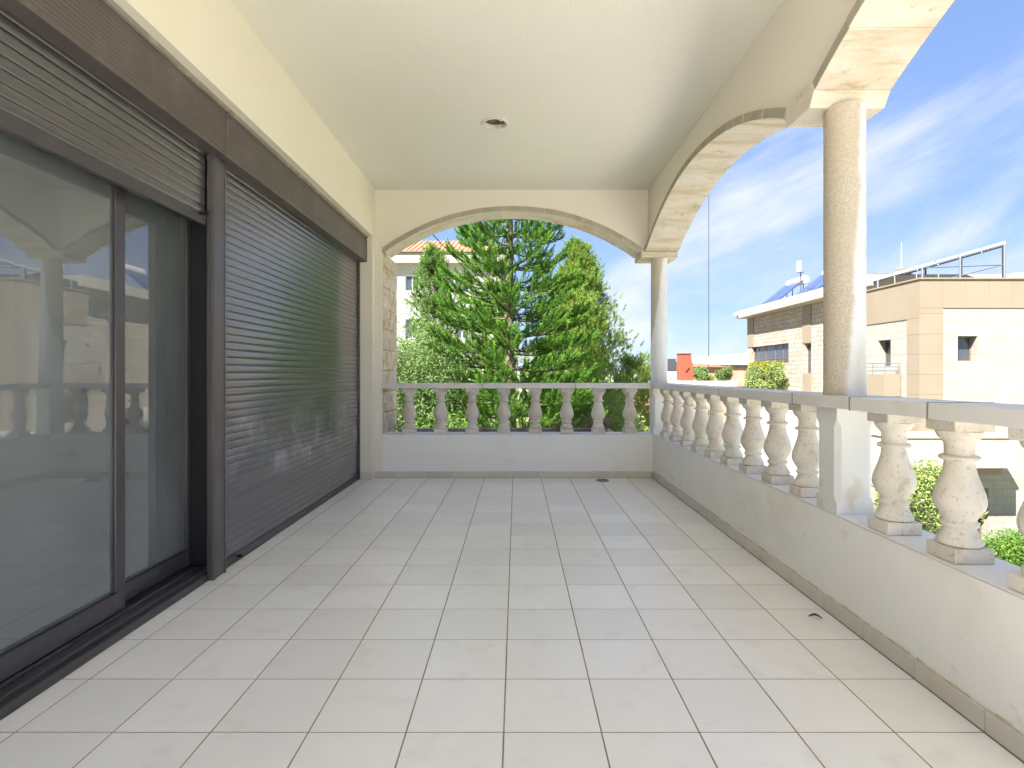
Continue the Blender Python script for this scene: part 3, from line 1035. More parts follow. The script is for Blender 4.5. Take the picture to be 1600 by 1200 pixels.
# ------------------------------------------------------------------ ceiling lamp, drain, dry leaf
lp = thing("ceiling_lamp", "broken recessed ceiling lamp with chipped white ring and rusty cup", "lamp", (LX, LY, CZ))
MB().lathe([(0.088, 0.002), (0.105, 0.001), (0.107, -0.004), (0.100, -0.010), (0.086, -0.008), (0.083, 0.010), (0.084, 0.03)], (LX, LY, CZ), 36, False).build("ring", "ring", lp, smooth=True)
MB().lathe([(0.0865, 0.001), (0.082, 0.04), (0.055, 0.085), (0.0, 0.09)], (LX, LY, CZ), 30, False).build("cup", "rust", lp, smooth=True)
MB().lathe([(0.028, 0.085), (0.028, 0.035), (0.020, 0.025), (0.0, 0.022)], (LX - 0.01, LY + 0.005, CZ), 16, False).build("socket", "chrome", lp, smooth=True)
MB().tube([(LX + 0.02, LY - 0.01, CZ + 0.05), (LX + 0.035, LY - 0.02, CZ + 0.012), (LX + 0.05, LY + 0.01, CZ + 0.02), (LX + 0.04, LY + 0.03, CZ + 0.06)], 0.004, 6).build("wire", "ring", lp)
dn = thing("floor_drain", "small round grey drain cover in the floor near the far parapet", "drain", (0.885, 5.765, 0.0))
MB().lathe([(0.0, 0.0045), (0.046, 0.0045), (0.048, 0.0075), (0.062, 0.0075), (0.066, 0.0015), (0.066, -0.002)], (0.885, 5.765, 0.001), 28, False).build("rim", "drain", dn, smooth=True)
MB().box(0.850, 0.920, 5.761, 5.769, 0.0056, 0.0085).box(0.855, 0.915, 5.741, 5.748, 0.0056, 0.0085).box(0.855, 0.915, 5.782, 5.789, 0.0056, 0.0085).build("grating", "drain", dn)
lf = MB()
pts = []
for i in range(9):
    t = i / 8
    w = 0.010 * math.sin(math.pi * min(1, t * 1.05 + 0.03))
    pts.append((1.317 + 0.05 * t, 2.525 - 0.022 * t, 0.004 + 0.010 * math.sin(math.pi * t), w))
vs = []
for x, y, z_, w in pts:
    vs += [(x + w * 0.4, y + w, z_ + 0.006), (x, y, z_), (x - w * 0.4, y - w, z_ + 0.005)]
fs = []
for i in range(8):
    for q in range(2):
        fs.append((i * 3 + q, i * 3 + q + 1, i * 3 + q + 4, i * 3 + q + 3))
o = lf.add(vs, fs).build("dry_leaf", "leafdry", None, org=(1.34, 2.51, 0.003))
sol = o.modifiers.new("thickness", "SOLIDIFY")
sol.thickness = 0.001
tag(o, "small curled dark dry leaf on a floor tile near the right parapet", "leaf")

# ------------------------------------------------------------------ planter beyond the far balustrade
pl = thing("planter", "long white planter trough outside the far balustrade", "planter", (0, 6.4, 0.1))
MB().box(-1.40, 1.10, 6.60, 6.67, -0.10, 0.452).box(-1.40, 1.10, 6.145, 6.60, -0.10, -0.02).box(1.03, 1.10, 6.1455, 6.5995, -0.019, 0.45).build("trough", "white", pl, 0.004)
MB().box(-1.398, 1.028, 6.146, 6.598, -0.018, 0.36).build("soil", "soil", pl)


def dry_plant(x, y, n, r_, h, label):
    m_ = MB()
    for i in range(n):
        a = random.uniform(0, 6.28)
        q = random.random() ** 0.6
        p0 = Vector((x + random.gauss(0, 0.03), y + random.gauss(0, 0.03), 0.35))
        p1 = p0 + Vector((math.cos(a) * r_ * q * 0.6, math.sin(a) * r_ * q * 0.6, h * random.uniform(0.35, 0.7)))
        p2 = p1 + Vector((math.cos(a + 0.5) * r_ * q * 0.5, math.sin(a + 0.5) * r_ * q * 0.5, h * random.uniform(0.0, 0.4)))
        m_.tube([p0, p1, p2], [0.003, 0.0022, 0.001], 3)
        for _ in range(3):
            e = p1 + (p2 - p1) * random.random()
            m_.tube([e, e + Vector((random.gauss(0, 0.05), random.gauss(0, 0.05), random.uniform(-0.02, 0.05)))], [0.002, 0.001], 3)
    o_ = m_.build("dry_shrub", "twig", None, org=(x, y, 0.35))
    return tag(o_, label, "shrub", "dry shrubs in the planter")


dry_plant(-0.78, 6.42, 10, 0.16, 0.30, "sparse dry stems in the planter between the second and third balusters")
dry_plant(-0.32, 6.42, 9, 0.14, 0.24, "sparse dry stems in the planter between the third and fourth balusters")
dry_plant(0.02, 6.40, 12, 0.16, 0.27, "thin dry stems in the planter between the fourth and fifth balusters")
dry_plant(0.55, 6.40, 60, 0.20, 0.26, "tangled brown dead shrub in the planter between the sixth and seventh balusters")
dry_plant(0.93, 6.42, 150, 0.16, 0.30, "dense round brown dead shrub in the planter beside the last baluster")


# ------------------------------------------------------------------ foliage
def np_mesh(name, verts, loops_per, material, parent, org):
    n = len(verts) // loops_per
    me_ = bpy.data.meshes.new(name)
    me_.vertices.add(len(verts))
    me_.vertices.foreach_set("co", (verts - np.array(org)).astype(np.float32).ravel())
    me_.loops.add(len(verts))
    me_.loops.foreach_set("vertex_index", np.arange(len(verts), dtype=np.int32))
    me_.polygons.add(n)
    me_.polygons.foreach_set("loop_start", np.arange(0, len(verts), loops_per, dtype=np.int32))
    me_.polygons.foreach_set("loop_total", np.full(n, loops_per, dtype=np.int32))
    me_.update(calc_edges=True)
    me_.validate()
    me_.materials.append(M[material])
    o_ = bpy.data.objects.new(name, me_)
    COL.objects.link(o_)
    o_.parent = parent
    return o_


def unit(a):
    return a / np.maximum(np.linalg.norm(a, axis=1, keepdims=True), 1e-9)


def needle_verts(P, U, n, L, w, spread, fwd=0.7, curl=0.0):
    """triangular needles around branchlets starting at P with vectors U"""
    k = len(P)
    P = np.repeat(P, n, axis=0)
    U = np.repeat(U, n, axis=0)
    t = rng.random((k * n, 1)) ** 0.8
    pos = P + U * t
    pos[:, 2] += (curl * t * t)[:, 0]
    uh = unit(U + np.stack([np.zeros(k * n), np.zeros(k * n), 2 * curl * t[:, 0]], 1))
    r = rng.normal(size=(k * n, 3))
    r = unit(r - uh * np.sum(r * uh, axis=1, keepdims=True))
    d = unit(uh * fwd + r * spread)
    s = unit(np.cross(d, rng.normal(size=(k * n, 3)))) * w / 2
    ln = L * rng.uniform(0.7, 1.2, (k * n, 1))
    out = np.empty((k * n, 3, 3))
    out[:, 0] = pos - s
    out[:, 1] = pos + s
    out[:, 2] = pos + d * ln
    return out.reshape(-1, 3)


def leaf_verts(P, L, w, up=0.3):
    n = len(P)
    d = unit(rng.normal(size=(n, 3)))
    nrm = unit(rng.normal(size=(n, 3)) + np.array([0, 0, up]))
    s = unit(np.cross(d, nrm))
    ln = L * rng.uniform(0.6, 1.25, (n, 1))
    wd = w * rng.uniform(0.7, 1.2, (n, 1))
    out = np.empty((n, 4, 3))
    out[:, 0] = P
    out[:, 1] = P + d * ln * 0.5 + s * wd / 2
    out[:, 2] = P + d * ln
    out[:, 3] = P + d * ln * 0.5 - s * wd / 2
    return out.reshape(-1, 3)


GZ = -5.6


def araucaria(x, y, ztop, r_at, label):
    """whorled tiers of upswept branches with brush-like branchlets"""
    base = (x, y, GZ)
    root = thing("araucaria_tree", label, "tree", base)
    tr = MB()
    tr.tube([(x, y, GZ), (x + 0.03, y, -1.5), (x - 0.02, y, 2.0), (x, y, ztop * 0.75), (x, y, ztop)], [0.19, 0.15, 0.10, 0.05, 0.012], 10)
    PP, UU = [], []
    z_ = -2.2
    tier = 0
    while z_ < ztop - 0.3:
        Lr = r_at(z_)
        nb = 7 if z_ < 5 else 6
        off = tier * 0.9 + random.uniform(-0.2, 0.2)
        for b in range(nb):
            a = off + 2 * math.pi * b / nb + random.uniform(-0.14, 0.14)
            Lb = Lr * random.uniform(0.86, 1.08)
            out = np.array([math.cos(a), math.sin(a), 0])
            side = np.array([-math.sin(a), math.cos(a), 0])
            droop = random.uniform(-0.14, 0.0)
            zz = z_ + random.uniform(-0.07, 0.07)
            pts_ = []
            for s in np.linspace(0, 1, 7):
                pts_.append(np.array([x, y, zz]) + out * Lb * s + np.array([0, 0, Lb * (droop * s + 0.20 * s ** 3)]))
            tr.tube(pts_, [0.026 * (1 - 0.75 * q / 6) * (0.5 + 0.5 * Lb / 1.6) for q in range(7)], 4)
            nbr = max(9, int(Lb * 21))
            for q in range(nbr):
                s = 0.08 + 0.92 * ((q + random.random() * 0.8) / nbr) ** 0.75
                sd = 1 if q % 2 else -1
                i0 = min(int(s * 6), 5)
                f_ = s * 6 - i0
                p = pts_[i0] * (1 - f_) + pts_[i0 + 1] * f_
                ll = random.uniform(0.30, 0.48) * (1.12 - 0.5 * s) * (0.65 + 0.35 * min(Lb, 1.5))
                u = out * random.uniform(0.55, 0.90) + side * sd * random.uniform(0.25, 0.85) * (1.15 - 0.55 * s) + np.array([0, 0, random.uniform(0.0, 0.38)])
                u = u / np.linalg.norm(u) * ll
                PP.append(p)
                UU.append(u)
            PP.append(pts_[-1] - (pts_[-1] - pts_[-2]) * 0.6)
            UU.append((out * 0.7 + np.array([0, 0, 0.6])) * 0.36)
        z_ += random.uniform(0.31, 0.38)
        tier += 1
    tr.build("trunk", "bark", root, smooth=True)
    P, U = np.array(PP), np.array(UU)
    v = needle_verts(P, U, 105, 0.058, 0.0095, 0.68, 0.72, 0.10)
    np_mesh("crown", v, 3, "araucaria", root, base)
    E = P + U * 0.55 + np.array([0, 0, 0.12 * 0.3])
    U2 = U * 0.5 + np.array([0, 0, 0.085])
    pick = rng.random(len(P)) < 0.8
    v = needle_verts(E[pick], U2[pick], 80, 0.060, 0.0090, 0.55, 0.95, 0.03)
    np_mesh("new_growth", v, 3, "araucaria_tip", root, base)
    return root


araucaria(-0.13, 11.3, 8.2, lambda z_: max(0.12, (8.2 - z_) * 0.232 if z_ > 0.8 else 1.72 + (0.8 - z_) * 0.05), "tall tiered araucaria tree filling the middle of the far arch")


def pine(name, x, y, ztop, zlow, rfun, label, material, n_limb, tufts, nn, L, w, spread, up=0.9, tl=0.22, trunk_r=0.14, group="trees beyond the far arch"):
    base = (x, y, GZ)
    root = thing(name, label, "tree", base, group)
    tr = MB()
    lean = random.uniform(-0.3, 0.3)
    tr.tube([(x, y, GZ), (x + lean * 0.3, y, (GZ + ztop) / 2), (x + lean * 0.1, y, ztop - 0.4)], [trunk_r, trunk_r * 0.6, 0.02], 8)
    PP, UU = [], []
    for i in range(n_limb):
        h = zlow + (ztop - zlow) * ((i + random.random()) / n_limb) ** 0.9
        a = i * 2.4 + random.uniform(-0.4, 0.4)
        rr = rfun((h - zlow) / (ztop - zlow)) * random.uniform(0.65, 1.15)
        tip = np.array([x + math.cos(a) * rr, y + math.sin(a) * rr, h + rr * random.uniform(0.15, 0.55)])
        st = np.array([x + lean * 0.1, y, h - rr * 0.15])
        mid = (st + tip) / 2 + np.array([0, 0, -0.06 * rr])
        tr.tube([st, mid, tip], [0.03, 0.018, 0.006], 4)
        for q in range(tufts):
            s = 0.25 + 0.8 * random.random() ** 0.7
            p = st * (1 - s) ** 2 + 2 * mid * s * (1 - s) + tip * s * s if s <= 1 else tip
            p = p + rng.normal(size=3) * 0.15 * (0.4 + rr)
            u = np.array([math.cos(a) * 0.35, math.sin(a) * 0.35, up * random.uniform(0.4, 1.3)]) + rng.normal(size=3) * 0.3
            PP.append(p)
            UU.append(u / np.linalg.norm(u) * tl * random.uniform(0.7, 1.4))
    for q in range(14):
        PP.append(np.array([x + lean * 0.1 + random.gauss(0, 0.08), y + random.gauss(0, 0.08), ztop - 0.5 * random.random()]))
        UU.append(np.array([random.gauss(0, 0.15), random.gauss(0, 0.15), 1.0]) * tl * 1.4)
    tr.build("trunk", "bark", root, smooth=True)
    v = needle_verts(np.array(PP), np.array(UU), nn, L, w, spread, 0.8)
    np_mesh("crown", v, 3, material, root, base)
    return root


pine("pine_tree", 1.75, 15.6, 4.55, -2.5, lambda t: 2.05 * (1 - t) ** 0.85 + 0.10, "yellowish green pine tree to the right behind the araucaria", "pine", 120, 84, 50, 0.075, 0.0095, 0.95, tl=0.18)
pine("pine_tree", -2.25, 15.2, 4.35, -2.5, lambda t: 1.5 * (1 - t) ** 0.8 + 0.08, "pale green pine tree to the left of the araucaria before the white house", "pine_pale", 76, 52, 50, 0.075, 0.0095, 0.95, tl=0.18)
pine("pine_tree", -0.9, 17.2, 3.5, -2.5, lambda t: 1.6 * (1 - t) ** 0.6 + 0.10, "pine tree standing half hidden behind the left of the araucaria", "pine_pale", 50, 42, 56, 0.08, 0.009, 0.95, tl=0.17)
pine("pine_tree", 3.55, 17.0, 1.45, -3.5, lambda t: 1.35 * (1 - t) ** 0.5 + 0.1, "low light green pine top beside the far corner column", "pine", 44, 42, 56, 0.085, 0.010, 0.95, tl=0.17)
pine("pine_tree", 3.05, 24.0, 2.1, -3.5, lambda t: 1.1 * (1 - t) ** 0.5 + 0.1, "small dark distant pine showing right of the yellowish pine", "araucaria", 30, 26, 40, 0.14, 0.018, 0.55)


def shrub(name, c, r3, label, material, n, L, w, group=None, lumps=9, up=0.3, cat="shrub", ground=None):
    base = (c[0], c[1], GZ if ground is None else ground)
    root = thing(name, label, cat, base, group)
    m_ = MB()
    cen = np.array(c)
    r3 = np.array(r3)
    for i in range(7):
        a = random.uniform(0, 6.28)
        e = cen + r3 * np.array([math.cos(a) * 0.6, math.sin(a) * 0.6, random.uniform(0.0, 0.6)])
        m_.tube([(c[0] + random.gauss(0, 0.05), c[1] + random.gauss(0, 0.05), base[2]), (cen + e) / 2 - np.array([0, 0, r3[2] * 0.3]), e], [0.03, 0.02, 0.006], 5)
    m_.build("stem", "bark", root)
    pts_ = []
    cs = []
    for i in range(lumps):
        d = rng.normal(size=3)
        d /= np.linalg.norm(d)
        cs.append((d * rng.uniform(0.25, 0.75), rng.uniform(0.28, 0.5)))
    per = n // lumps
    for ce, rr in cs:
        d = unit(rng.normal(size=(per, 3)))
        q = rr * (0.55 + 0.5 * rng.random((per, 1)) ** 0.6)
        pts_.append(cen + (ce + d * q) * r3)
    v = leaf_verts(np.concatenate(pts_), L, w, up)
    np_mesh("crown", v, 4, material, root, base)
    return root


G1 = "bushes beyond the far balustrade"
shrub("olive_tree", (-2.05, 10.6, 0.55), (1.25, 1.1, 1.75), "silvery green olive tree at the left behind the far balustrade", "olive", 44000, 0.055, 0.020, "trees beyond the far arch", 30, cat="tree")
shrub("bush", (-1.0, 9.4, -0.6), (1.1, 0.8, 0.95), "leafy bush low behind the second and third far balusters", "bush", 9000, 0.07, 0.026, G1, 12)
shrub("bush", (1.25, 12.6, -0.4), (1.2, 0.9, 1.3), "mid green bush low behind the sixth far baluster", "bush", 10000, 0.08, 0.03, G1, 13)
shrub("bush", (2.3, 14.0, -0.3), (1.1, 1.0, 1.1), "bluish green bush low behind the seventh far baluster", "olive", 9000, 0.085, 0.03, G1, 12)
shrub("bush", (2.9, 12.4, -0.9), (1.0, 1.0, 1.25), "sunlit pale green bush below the corner column", "bush_pale", 9000, 0.075, 0.028, G1, 12)
shrub("bush", (-3.6, 13.0, -0.6), (1.6, 1.2, 1.7), "grey green bush at the far left under the pale pine", "olive", 10000, 0.08, 0.028, G1, 13)
shrub("bush", (0.5, 15.0, -1.6), (2.6, 1.5, 1.5), "wide dark bush under the araucaria branches", "bush", 12000, 0.09, 0.035, G1, 14)

# ------------------------------------------------------------------ ground
g = MB()
g.add([(-3000, -3000, GZ), (3000, -3000, GZ), (3000, 3000, GZ), (-3000, 3000, GZ)], [(0, 1, 2, 3)])
tag(g.build("ground", "ground"), kind="structure")
g = MB().add([(5.2, -40, GZ + 0.004), (10.2, -40, GZ + 0.004), (10.2, 90, GZ + 0.004), (5.2, 90, GZ + 0.004)], [(0, 1, 2, 3)])
tag(g.build("road", "road"), kind="structure")
tag(box("pavement", "pavement", (10.2, 12.6, -40, 90, GZ, GZ + 0.13)), kind="structure")
tag(box("garden_path", "pavement", (1.72, 5.15, -30, 26, GZ, GZ + 0.12)), kind="structure")


# ------------------------------------------------------------------ buildings
def wall_holes(axis, pos, a0, a1, z0, z1, holes, depth, sign):
    """a wall sheet in the plane axis=pos with real openings and reveals going inward (sign)"""
    m_ = MB()
    As = sorted({a0, a1, *[h[0] for h in holes], *[h[1] for h in holes]})
    Zs = sorted({z0, z1, *[h[2] for h in holes], *[h[3] for h in holes]})

    def P(a, z_, d=0.0):
        return (pos + sign * d, a, z_) if axis == 0 else (a, pos + sign * d, z_)
    for i in range(len(As) - 1):
        for j in range(len(Zs) - 1):
            ca, cz = (As[i] + As[i + 1]) / 2, (Zs[j] + Zs[j + 1]) / 2
            if any(h[0] < ca < h[1] and h[2] < cz < h[3] for h in holes):
                continue
            m_.add([P(As[i], Zs[j]), P(As[i + 1], Zs[j]), P(As[i + 1], Zs[j + 1]), P(As[i], Zs[j + 1])], [(0, 1, 2, 3)])
    for h in holes:
        c4 = [(h[0], h[2]), (h[1], h[2]), (h[1], h[3]), (h[0], h[3])]
        for k_ in range(4):
            p, q = c4[k_], c4[(k_ + 1) % 4]
            m_.add([P(*p), P(*q), P(*q, depth), P(*p, depth)], [(0, 1, 2, 3)])
    return m_


def window(axis, pos, sign, h, depth, parent, fmat="winframe", mull=(), tr=(), fw=0.05):
    a0, a1, z0, z1 = h
    p0, p1 = sorted((pos + sign * (depth - 0.05), pos + sign * (depth - 0.001)))
    m_ = MB()

    def bx(u0, u1, w0, w1, e=0.0):
        if axis == 0:
            m_.box(p0 + e, p1 - e, u0, u1, w0, w1)
        else:
            m_.box(u0, u1, p0 + e, p1 - e, w0, w1)
    bx(a0 + 0.002, a0 + fw, z0 + 0.002, z1 - 0.002)
    bx(a1 - fw, a1 - 0.002, z0 + 0.002, z1 - 0.002)
    bx(a0 + fw, a1 - fw, z0 + 0.002, z0 + fw, 0.001)
    bx(a0 + fw, a1 - fw, z1 - fw, z1 - 0.002, 0.001)
    for u in mull:
        bx(u - fw * 0.5, u + fw * 0.5, z0 + fw, z1 - fw, 0.002)
    for w_ in tr:
        bx(a0 + fw, a1 - fw, w_ - fw * 0.35, w_ + fw * 0.35, 0.004)
    wo = m_.build("window", fmat, parent)
    edges = [a0 + fw * 0.8] + list(mull) + [a1 - fw * 0.8]
    for e0, e1 in zip(edges[:-1], edges[1:]):
        pc = pos + sign * (depth - 0.02)
        if axis == 0:
            box("pane", "pane", (pc - 0.004, pc + 0.004, e0 + 0.004, e1 - 0.004, z0 + fw * 0.8, z1 - fw * 0.8), wo)
        else:
            box("pane", "pane", (e0 + 0.004, e1 - 0.004, pc - 0.004, pc + 0.004, z0 + fw * 0.8, z1 - fw * 0.8), wo)
    return wo


# --- stone and beige house across the street
BX, BY = 14.40, 20.0
hb = thing("stone_house", "large pale stone house with beige cladding across the street on the right", "building", (18, 24, GZ))
ZR = 4.45
front_holes = [(15.76, 16.46, 1.55, 2.45), (15.76, 16.46, -1.35, -0.38), (19.4, 20.1, 1.55, 2.45), (22.6, 23.6, 1.55, 2.45), (15.55, 16.85, -5.0, -3.0), (14.95, 15.5, -4.4, -2.7)]
wall_holes(1, BY, BX, 32.0, GZ, ZR, front_holes, 0.34, 1).build("front_wall", "white_clad_x", hb)
for h in front_holes:
    window(1, BY, 1, h, 0.34, hb)
flank_holes = [(21.55, 22.30, 1.38, 2.42)]
wall_holes(0, BX, BY, 23.4, GZ, ZR, flank_holes, 0.34, 1).build("flank_wall", "white_clad_y", hb)
window(0, BX, 1, flank_holes[0], 0.34, hb)
MB().add([(BX, 23.4, GZ), (32, 23.4, GZ), (32, 23.4, ZR), (BX, 23.4, ZR)], [(0, 1, 2, 3)]).build("rear_wall", "white_clad_x", hb)
MB().add([(32, 20, GZ), (32, 23.4, GZ), (32, 23.4, ZR), (32, 20, ZR)], [(0, 1, 2, 3)]).build("side_wall", "white_clad_x", hb)
MB().box(BX + 0.02, 31.9, BY + 0.02, 23.38, 3.6, 3.75).build("roof", "slab", hb)
# beige cladding: frieze panels, pilasters at the corner
x = BX - 0.03
i = 0
while x < 27:
    x1 = x + 0.83
    box("panel", "beige", (x + 0.004, x1 - 0.004, BY - 0.03, BY - 0.002, 3.45, ZR + 0.02), hb)
    x = x1
y = BY - 0.002
for a, b in ((BY, 20.85), (20.85, 21.7), (21.7, 22.55), (22.55, 23.4)):
    box("panel", "beige", (BX - 0.031, BX - 0.002, a + 0.004, b - 0.004, 3.10, ZR + 0.018), hb)
zz = GZ + 0.2
while zz < 3.4:
    z1 = min(zz + 0.72, 3.446)
    box("panel", "beige", (BX - 0.028, 15.22, BY - 0.026, BY - 0.002, zz + 0.003, z1 - 0.003), hb)
    if zz < 3.0:
        box("panel", "beige", (BX - 0.0285, BX - 0.002, BY + 0.001, 20.62, zz + 0.003, min(z1, 3.096) - 0.003), hb)
    zz = z1
MB().box(BX - 0.08, 32, BY - 0.08, BY + 0.25, ZR + 0.021, ZR + 0.075).box(BX - 0.08, BX + 0.25, BY + 0.251, 23.45, ZR + 0.021, ZR + 0.075).build("parapet_cap", "beige", hb)
# balcony on the flank
bal = MB().box(13.75, BX - 0.03, 20.95, 23.3, 0.25, 1.08).build("balcony", "beige", hb)
rl = MB()
for zr in (1.22, 1.36, 1.50):
    rl.tube([(13.80, 20.98, zr), (13.80, 23.28, zr)], 0.016, 6).tube([(13.80, 20.98, zr), (BX - 0.03, 20.98, zr)], 0.016, 6)
for yy in (20.98, 21.7, 22.4, 23.28):
    rl.tube([(13.80, yy, 1.08), (13.80, yy, 1.51)], 0.018, 6)
rl.build("railing", "metal", bal)
# lower projecting balcony slab and garage
MB().box(12.6, 16.7, 18.7, BY - 0.031, -2.05, -1.05).box(12.55, 16.75, 18.65, BY - 0.031, -1.049, -0.95).build("lower_balcony", "slab", hb)
MB().box(12.9, 16.4, 18.9, BY - 0.032, -2.35, -2.051).build("beam", "beige", hb)

# --- rear wing with rubble stone and overhanging roof slab
WX = 15.50
wg = thing("stone_wing", "rubble stone wing with white overhanging roof slab left of the beige corner", "building", (17, 30, GZ))
wh = [(31.9, 36.9, 1.72, 2.85), (29.45, 30.12, 1.12, 2.72), (26.3, 27.3, 1.3, 2.7)]
wall_holes(0, WX, 23.45, 37.5, GZ, 4.78, wh, 0.22, 1).build("wall", "rubble", wg)
window(0, WX, 1, wh[0], 0.22, wg, "winframe", (32.9, 33.9, 35.2, 36.2), (2.02,), 0.07)
window(0, WX, 1, wh[1], 0.22, wg, "winframe", (), (1.6,), 0.06)
window(0, WX, 1, wh[2], 0.22, wg, "winframe", (26.8,), (), 0.06)
MB().add([(WX, 37.5, GZ), (24, 37.5, GZ), (24, 37.5, 4.78), (WX, 37.5, 4.78)], [(0, 1, 2, 3)]).build("end_wall", "rubble", wg)
for (a, b, z0, z1) in ((36.55, 37.53, 2.86, 4.775), (29.42, 30.30, 2.735, 4.775), (29.42, 30.30, GZ, 1.09)):
    box("pilaster", "beige", (WX - 0.04, WX - 0.001, a, b, z0, z1), wg)
MB().box(14.80, 24, 23.46, 37.65, 4.785, 5.27).build("roof_slab", "slab", wg, 0.02)
MB().box(14.9, 16.6, 23.46, 23.9, 5.272, 5.30).build("flashing", "metal", wg)

cam_t = thing("security_camera", "small security camera at the far corner of the white roof slab", "camera", (14.72, 37.4, 4.95))
MB().box(14.55, 14.72, 37.25, 37.55, 4.98, 5.14).build("housing", "tank", cam_t, 0.02)
MB().box(14.72, 14.80, 37.36, 37.42, 5.03, 5.09).build("bracket", "dark_metal", cam_t)


def solar_heater(x, y, z0, label):
    r_ = thing("solar_water_heater", label, "solar heater", (x, y, z0), "solar heaters on the wing roof")
    for q in (0, 1):
        y0 = y - 1.15 + q * 1.17
        x0, x1, h = x - 0.9, x + 0.55, 1.15
        vs_ = [(x0, y0, z0 + 0.15), (x1, y0, z0 + 0.15 + h), (x1, y0 + 1.1, z0 + 0.15 + h), (x0, y0 + 1.1, z0 + 0.15)]
        nv = Vector((-h, 0, x1 - x0)).normalized() * 0.08
        vs_ += [(p[0] + nv.x, p[1], p[2] + nv.z) for p in vs_]
        MB().add(vs_, [(0, 3, 2, 1), (4, 5, 6, 7), (0, 1, 5, 4), (1, 2, 6, 5), (2, 3, 7, 6), (3, 0, 4, 7)]).build("collector", "collector", r_)
    tk = MB()
    tk.tube([(x + 0.75, y - 1.0, z0 + 1.42), (x + 0.75, y - 0.94, z0 + 1.42), (x + 0.75, y + 0.94, z0 + 1.42), (x + 0.75, y + 1.0, z0 + 1.42)], [0.14, 0.26, 0.26, 0.14], 18)
    tk.build("tank", "tank", r_, smooth=True)
    fr = MB()
    for yy in (y - 1.0, y + 1.0):
        fr.tube([(x + 0.6, yy, z0), (x + 0.6, yy, z0 + 1.2)], 0.025, 6).tube([(x - 0.9, yy, z0), (x - 0.9, yy, z0 + 0.2)], 0.025, 6)
        fr.tube([(x + 0.95, yy, z0), (x + 0.95, yy, z0 + 1.2)], 0.025, 6).tube([(x - 0.85, yy, z0 + 0.1), (x + 0.95, yy, z0 + 0.6)], 0.02, 6)
    fr.build("rack", "dark_metal", r_)
    return r_


solar_heater(16.4, 34.2, 5.275, "blue solar water heater with white tank at the left end of the slab roof")
solar_heater(16.6, 30.4, 5.275, "blue solar water heater partly hidden by the nearer column")
mst = thing("roof_mast", "thin steel mast with small white box beside the solar heater tank", "mast", (16.5, 32.5, 5.27))
MB().tube([(16.5, 32.5, 5.27), (16.5, 32.5, 7.55)], 0.03, 6).tube([(16.3, 32.3, 7.0), (16.75, 32.7, 7.0)], 0.02, 5).build("pole", "dark_metal", mst)
MB().box(16.2, 16.42, 32.2, 32.45, 6.95, 7.6).build("box", "panel_back", mst, 0.02)

# --- photovoltaic rack on the beige roof
pv = thing("solar_rack", "long tilted solar panel rack on steel posts above the beige parapet", "solar panels", (17, 22.5, ZR))
A0, B0 = Vector((14.75, 23.25, 4.98)), Vector((18.40, 21.05, 6.05))
dl = (B0 - A0)
bk = Vector((0.63, 0.76, 0.115)) * 1.7
for q in range(6):
    p0, p1 = A0 + dl * (q / 6 + 0.004), A0 + dl * ((q + 1) / 6 - 0.004)
    vs = [p0, p1, p1 + bk, p0 + bk]
    vs += [v + Vector((0, 0, 0.05)) for v in vs]
    MB().add(vs, [(0, 3, 2, 1), (4, 5, 6, 7), (0, 1, 5, 4), (1, 2, 6, 5), (2, 3, 7, 6), (3, 0, 4, 7)]).build("panel", "panel_back", pv)
fr = MB()
fr.tube([A0 - Vector((0, 0, 0.05)), B0 - Vector((0, 0, 0.05))], 0.035, 6)
fr.tube([A0 + bk - Vector((0, 0, 0.05)), B0 + bk - Vector((0, 0, 0.05))], 0.035, 6)
fr.build("beam", "metal", pv)
for t in (0.05, 0.40, 0.68, 0.99):
    p = A0 + dl * t
    MB().tube([(p.x, p.y, 3.75), (p.x, p.y, p.z - 0.03)], 0.04, 6).build("post", "metal", pv)
    p = p + bk
    MB().tube([(p.x, p.y, 3.75), (p.x, p.y, p.z - 0.03)], 0.04, 6).build("post", "metal", pv)
br = MB()
pA, pB = A0 + dl * 0.40, A0 + dl * 0.99
br.tube([(pA.x, pA.y, pA.z - 0.08), (pB.x, pB.y, 5.20)], 0.022, 5).tube([(pA.x, pA.y, 4.62), (pB.x, pB.y, 5.22)], 0.022, 5).tube([(pB.x, pB.y, 5.3), (pB.x + bk.x, pB.y + bk.y, 5.3)], 0.022, 5)
br.build("brace", "dark_metal", pv)
an = thing("antenna", "thin white roof antenna with small dish behind the solar rack", "antenna", (17.6, 25.6, 4.4))
MB().tube([(17.6, 25.6, 4.4), (17.6, 25.6, 7.1)], [0.03, 0.012], 6).build("mast", "tank", an)
MB().lathe([(0.0, 0.0), (0.16, 0.03), (0.26, 0.10), (0.28, 0.14)], (17.5, 25.5, 5.75), 18, False).build("dish", "tank", an, smooth=True)
wp = box("roof_block", "white", (19.4, 24.5, 24.5, 27, 3.7, 5.15))
tag(wp, "low white rooftop block behind the beige parapet on the right", "building")
dsh = thing("water_tank", "white round water tank on the roof at the right edge of the photo", "water tank", (19.2, 21.6, 3.75))
MB().lathe([(0.55, 0.0), (0.57, 0.3), (0.57, 1.0), (0.50, 1.12), (0.2, 1.22), (0.19, 1.28), (0.0, 1.29)], (19.62, 21.9, 3.75), 24).build("body", "tank", dsh, smooth=True)

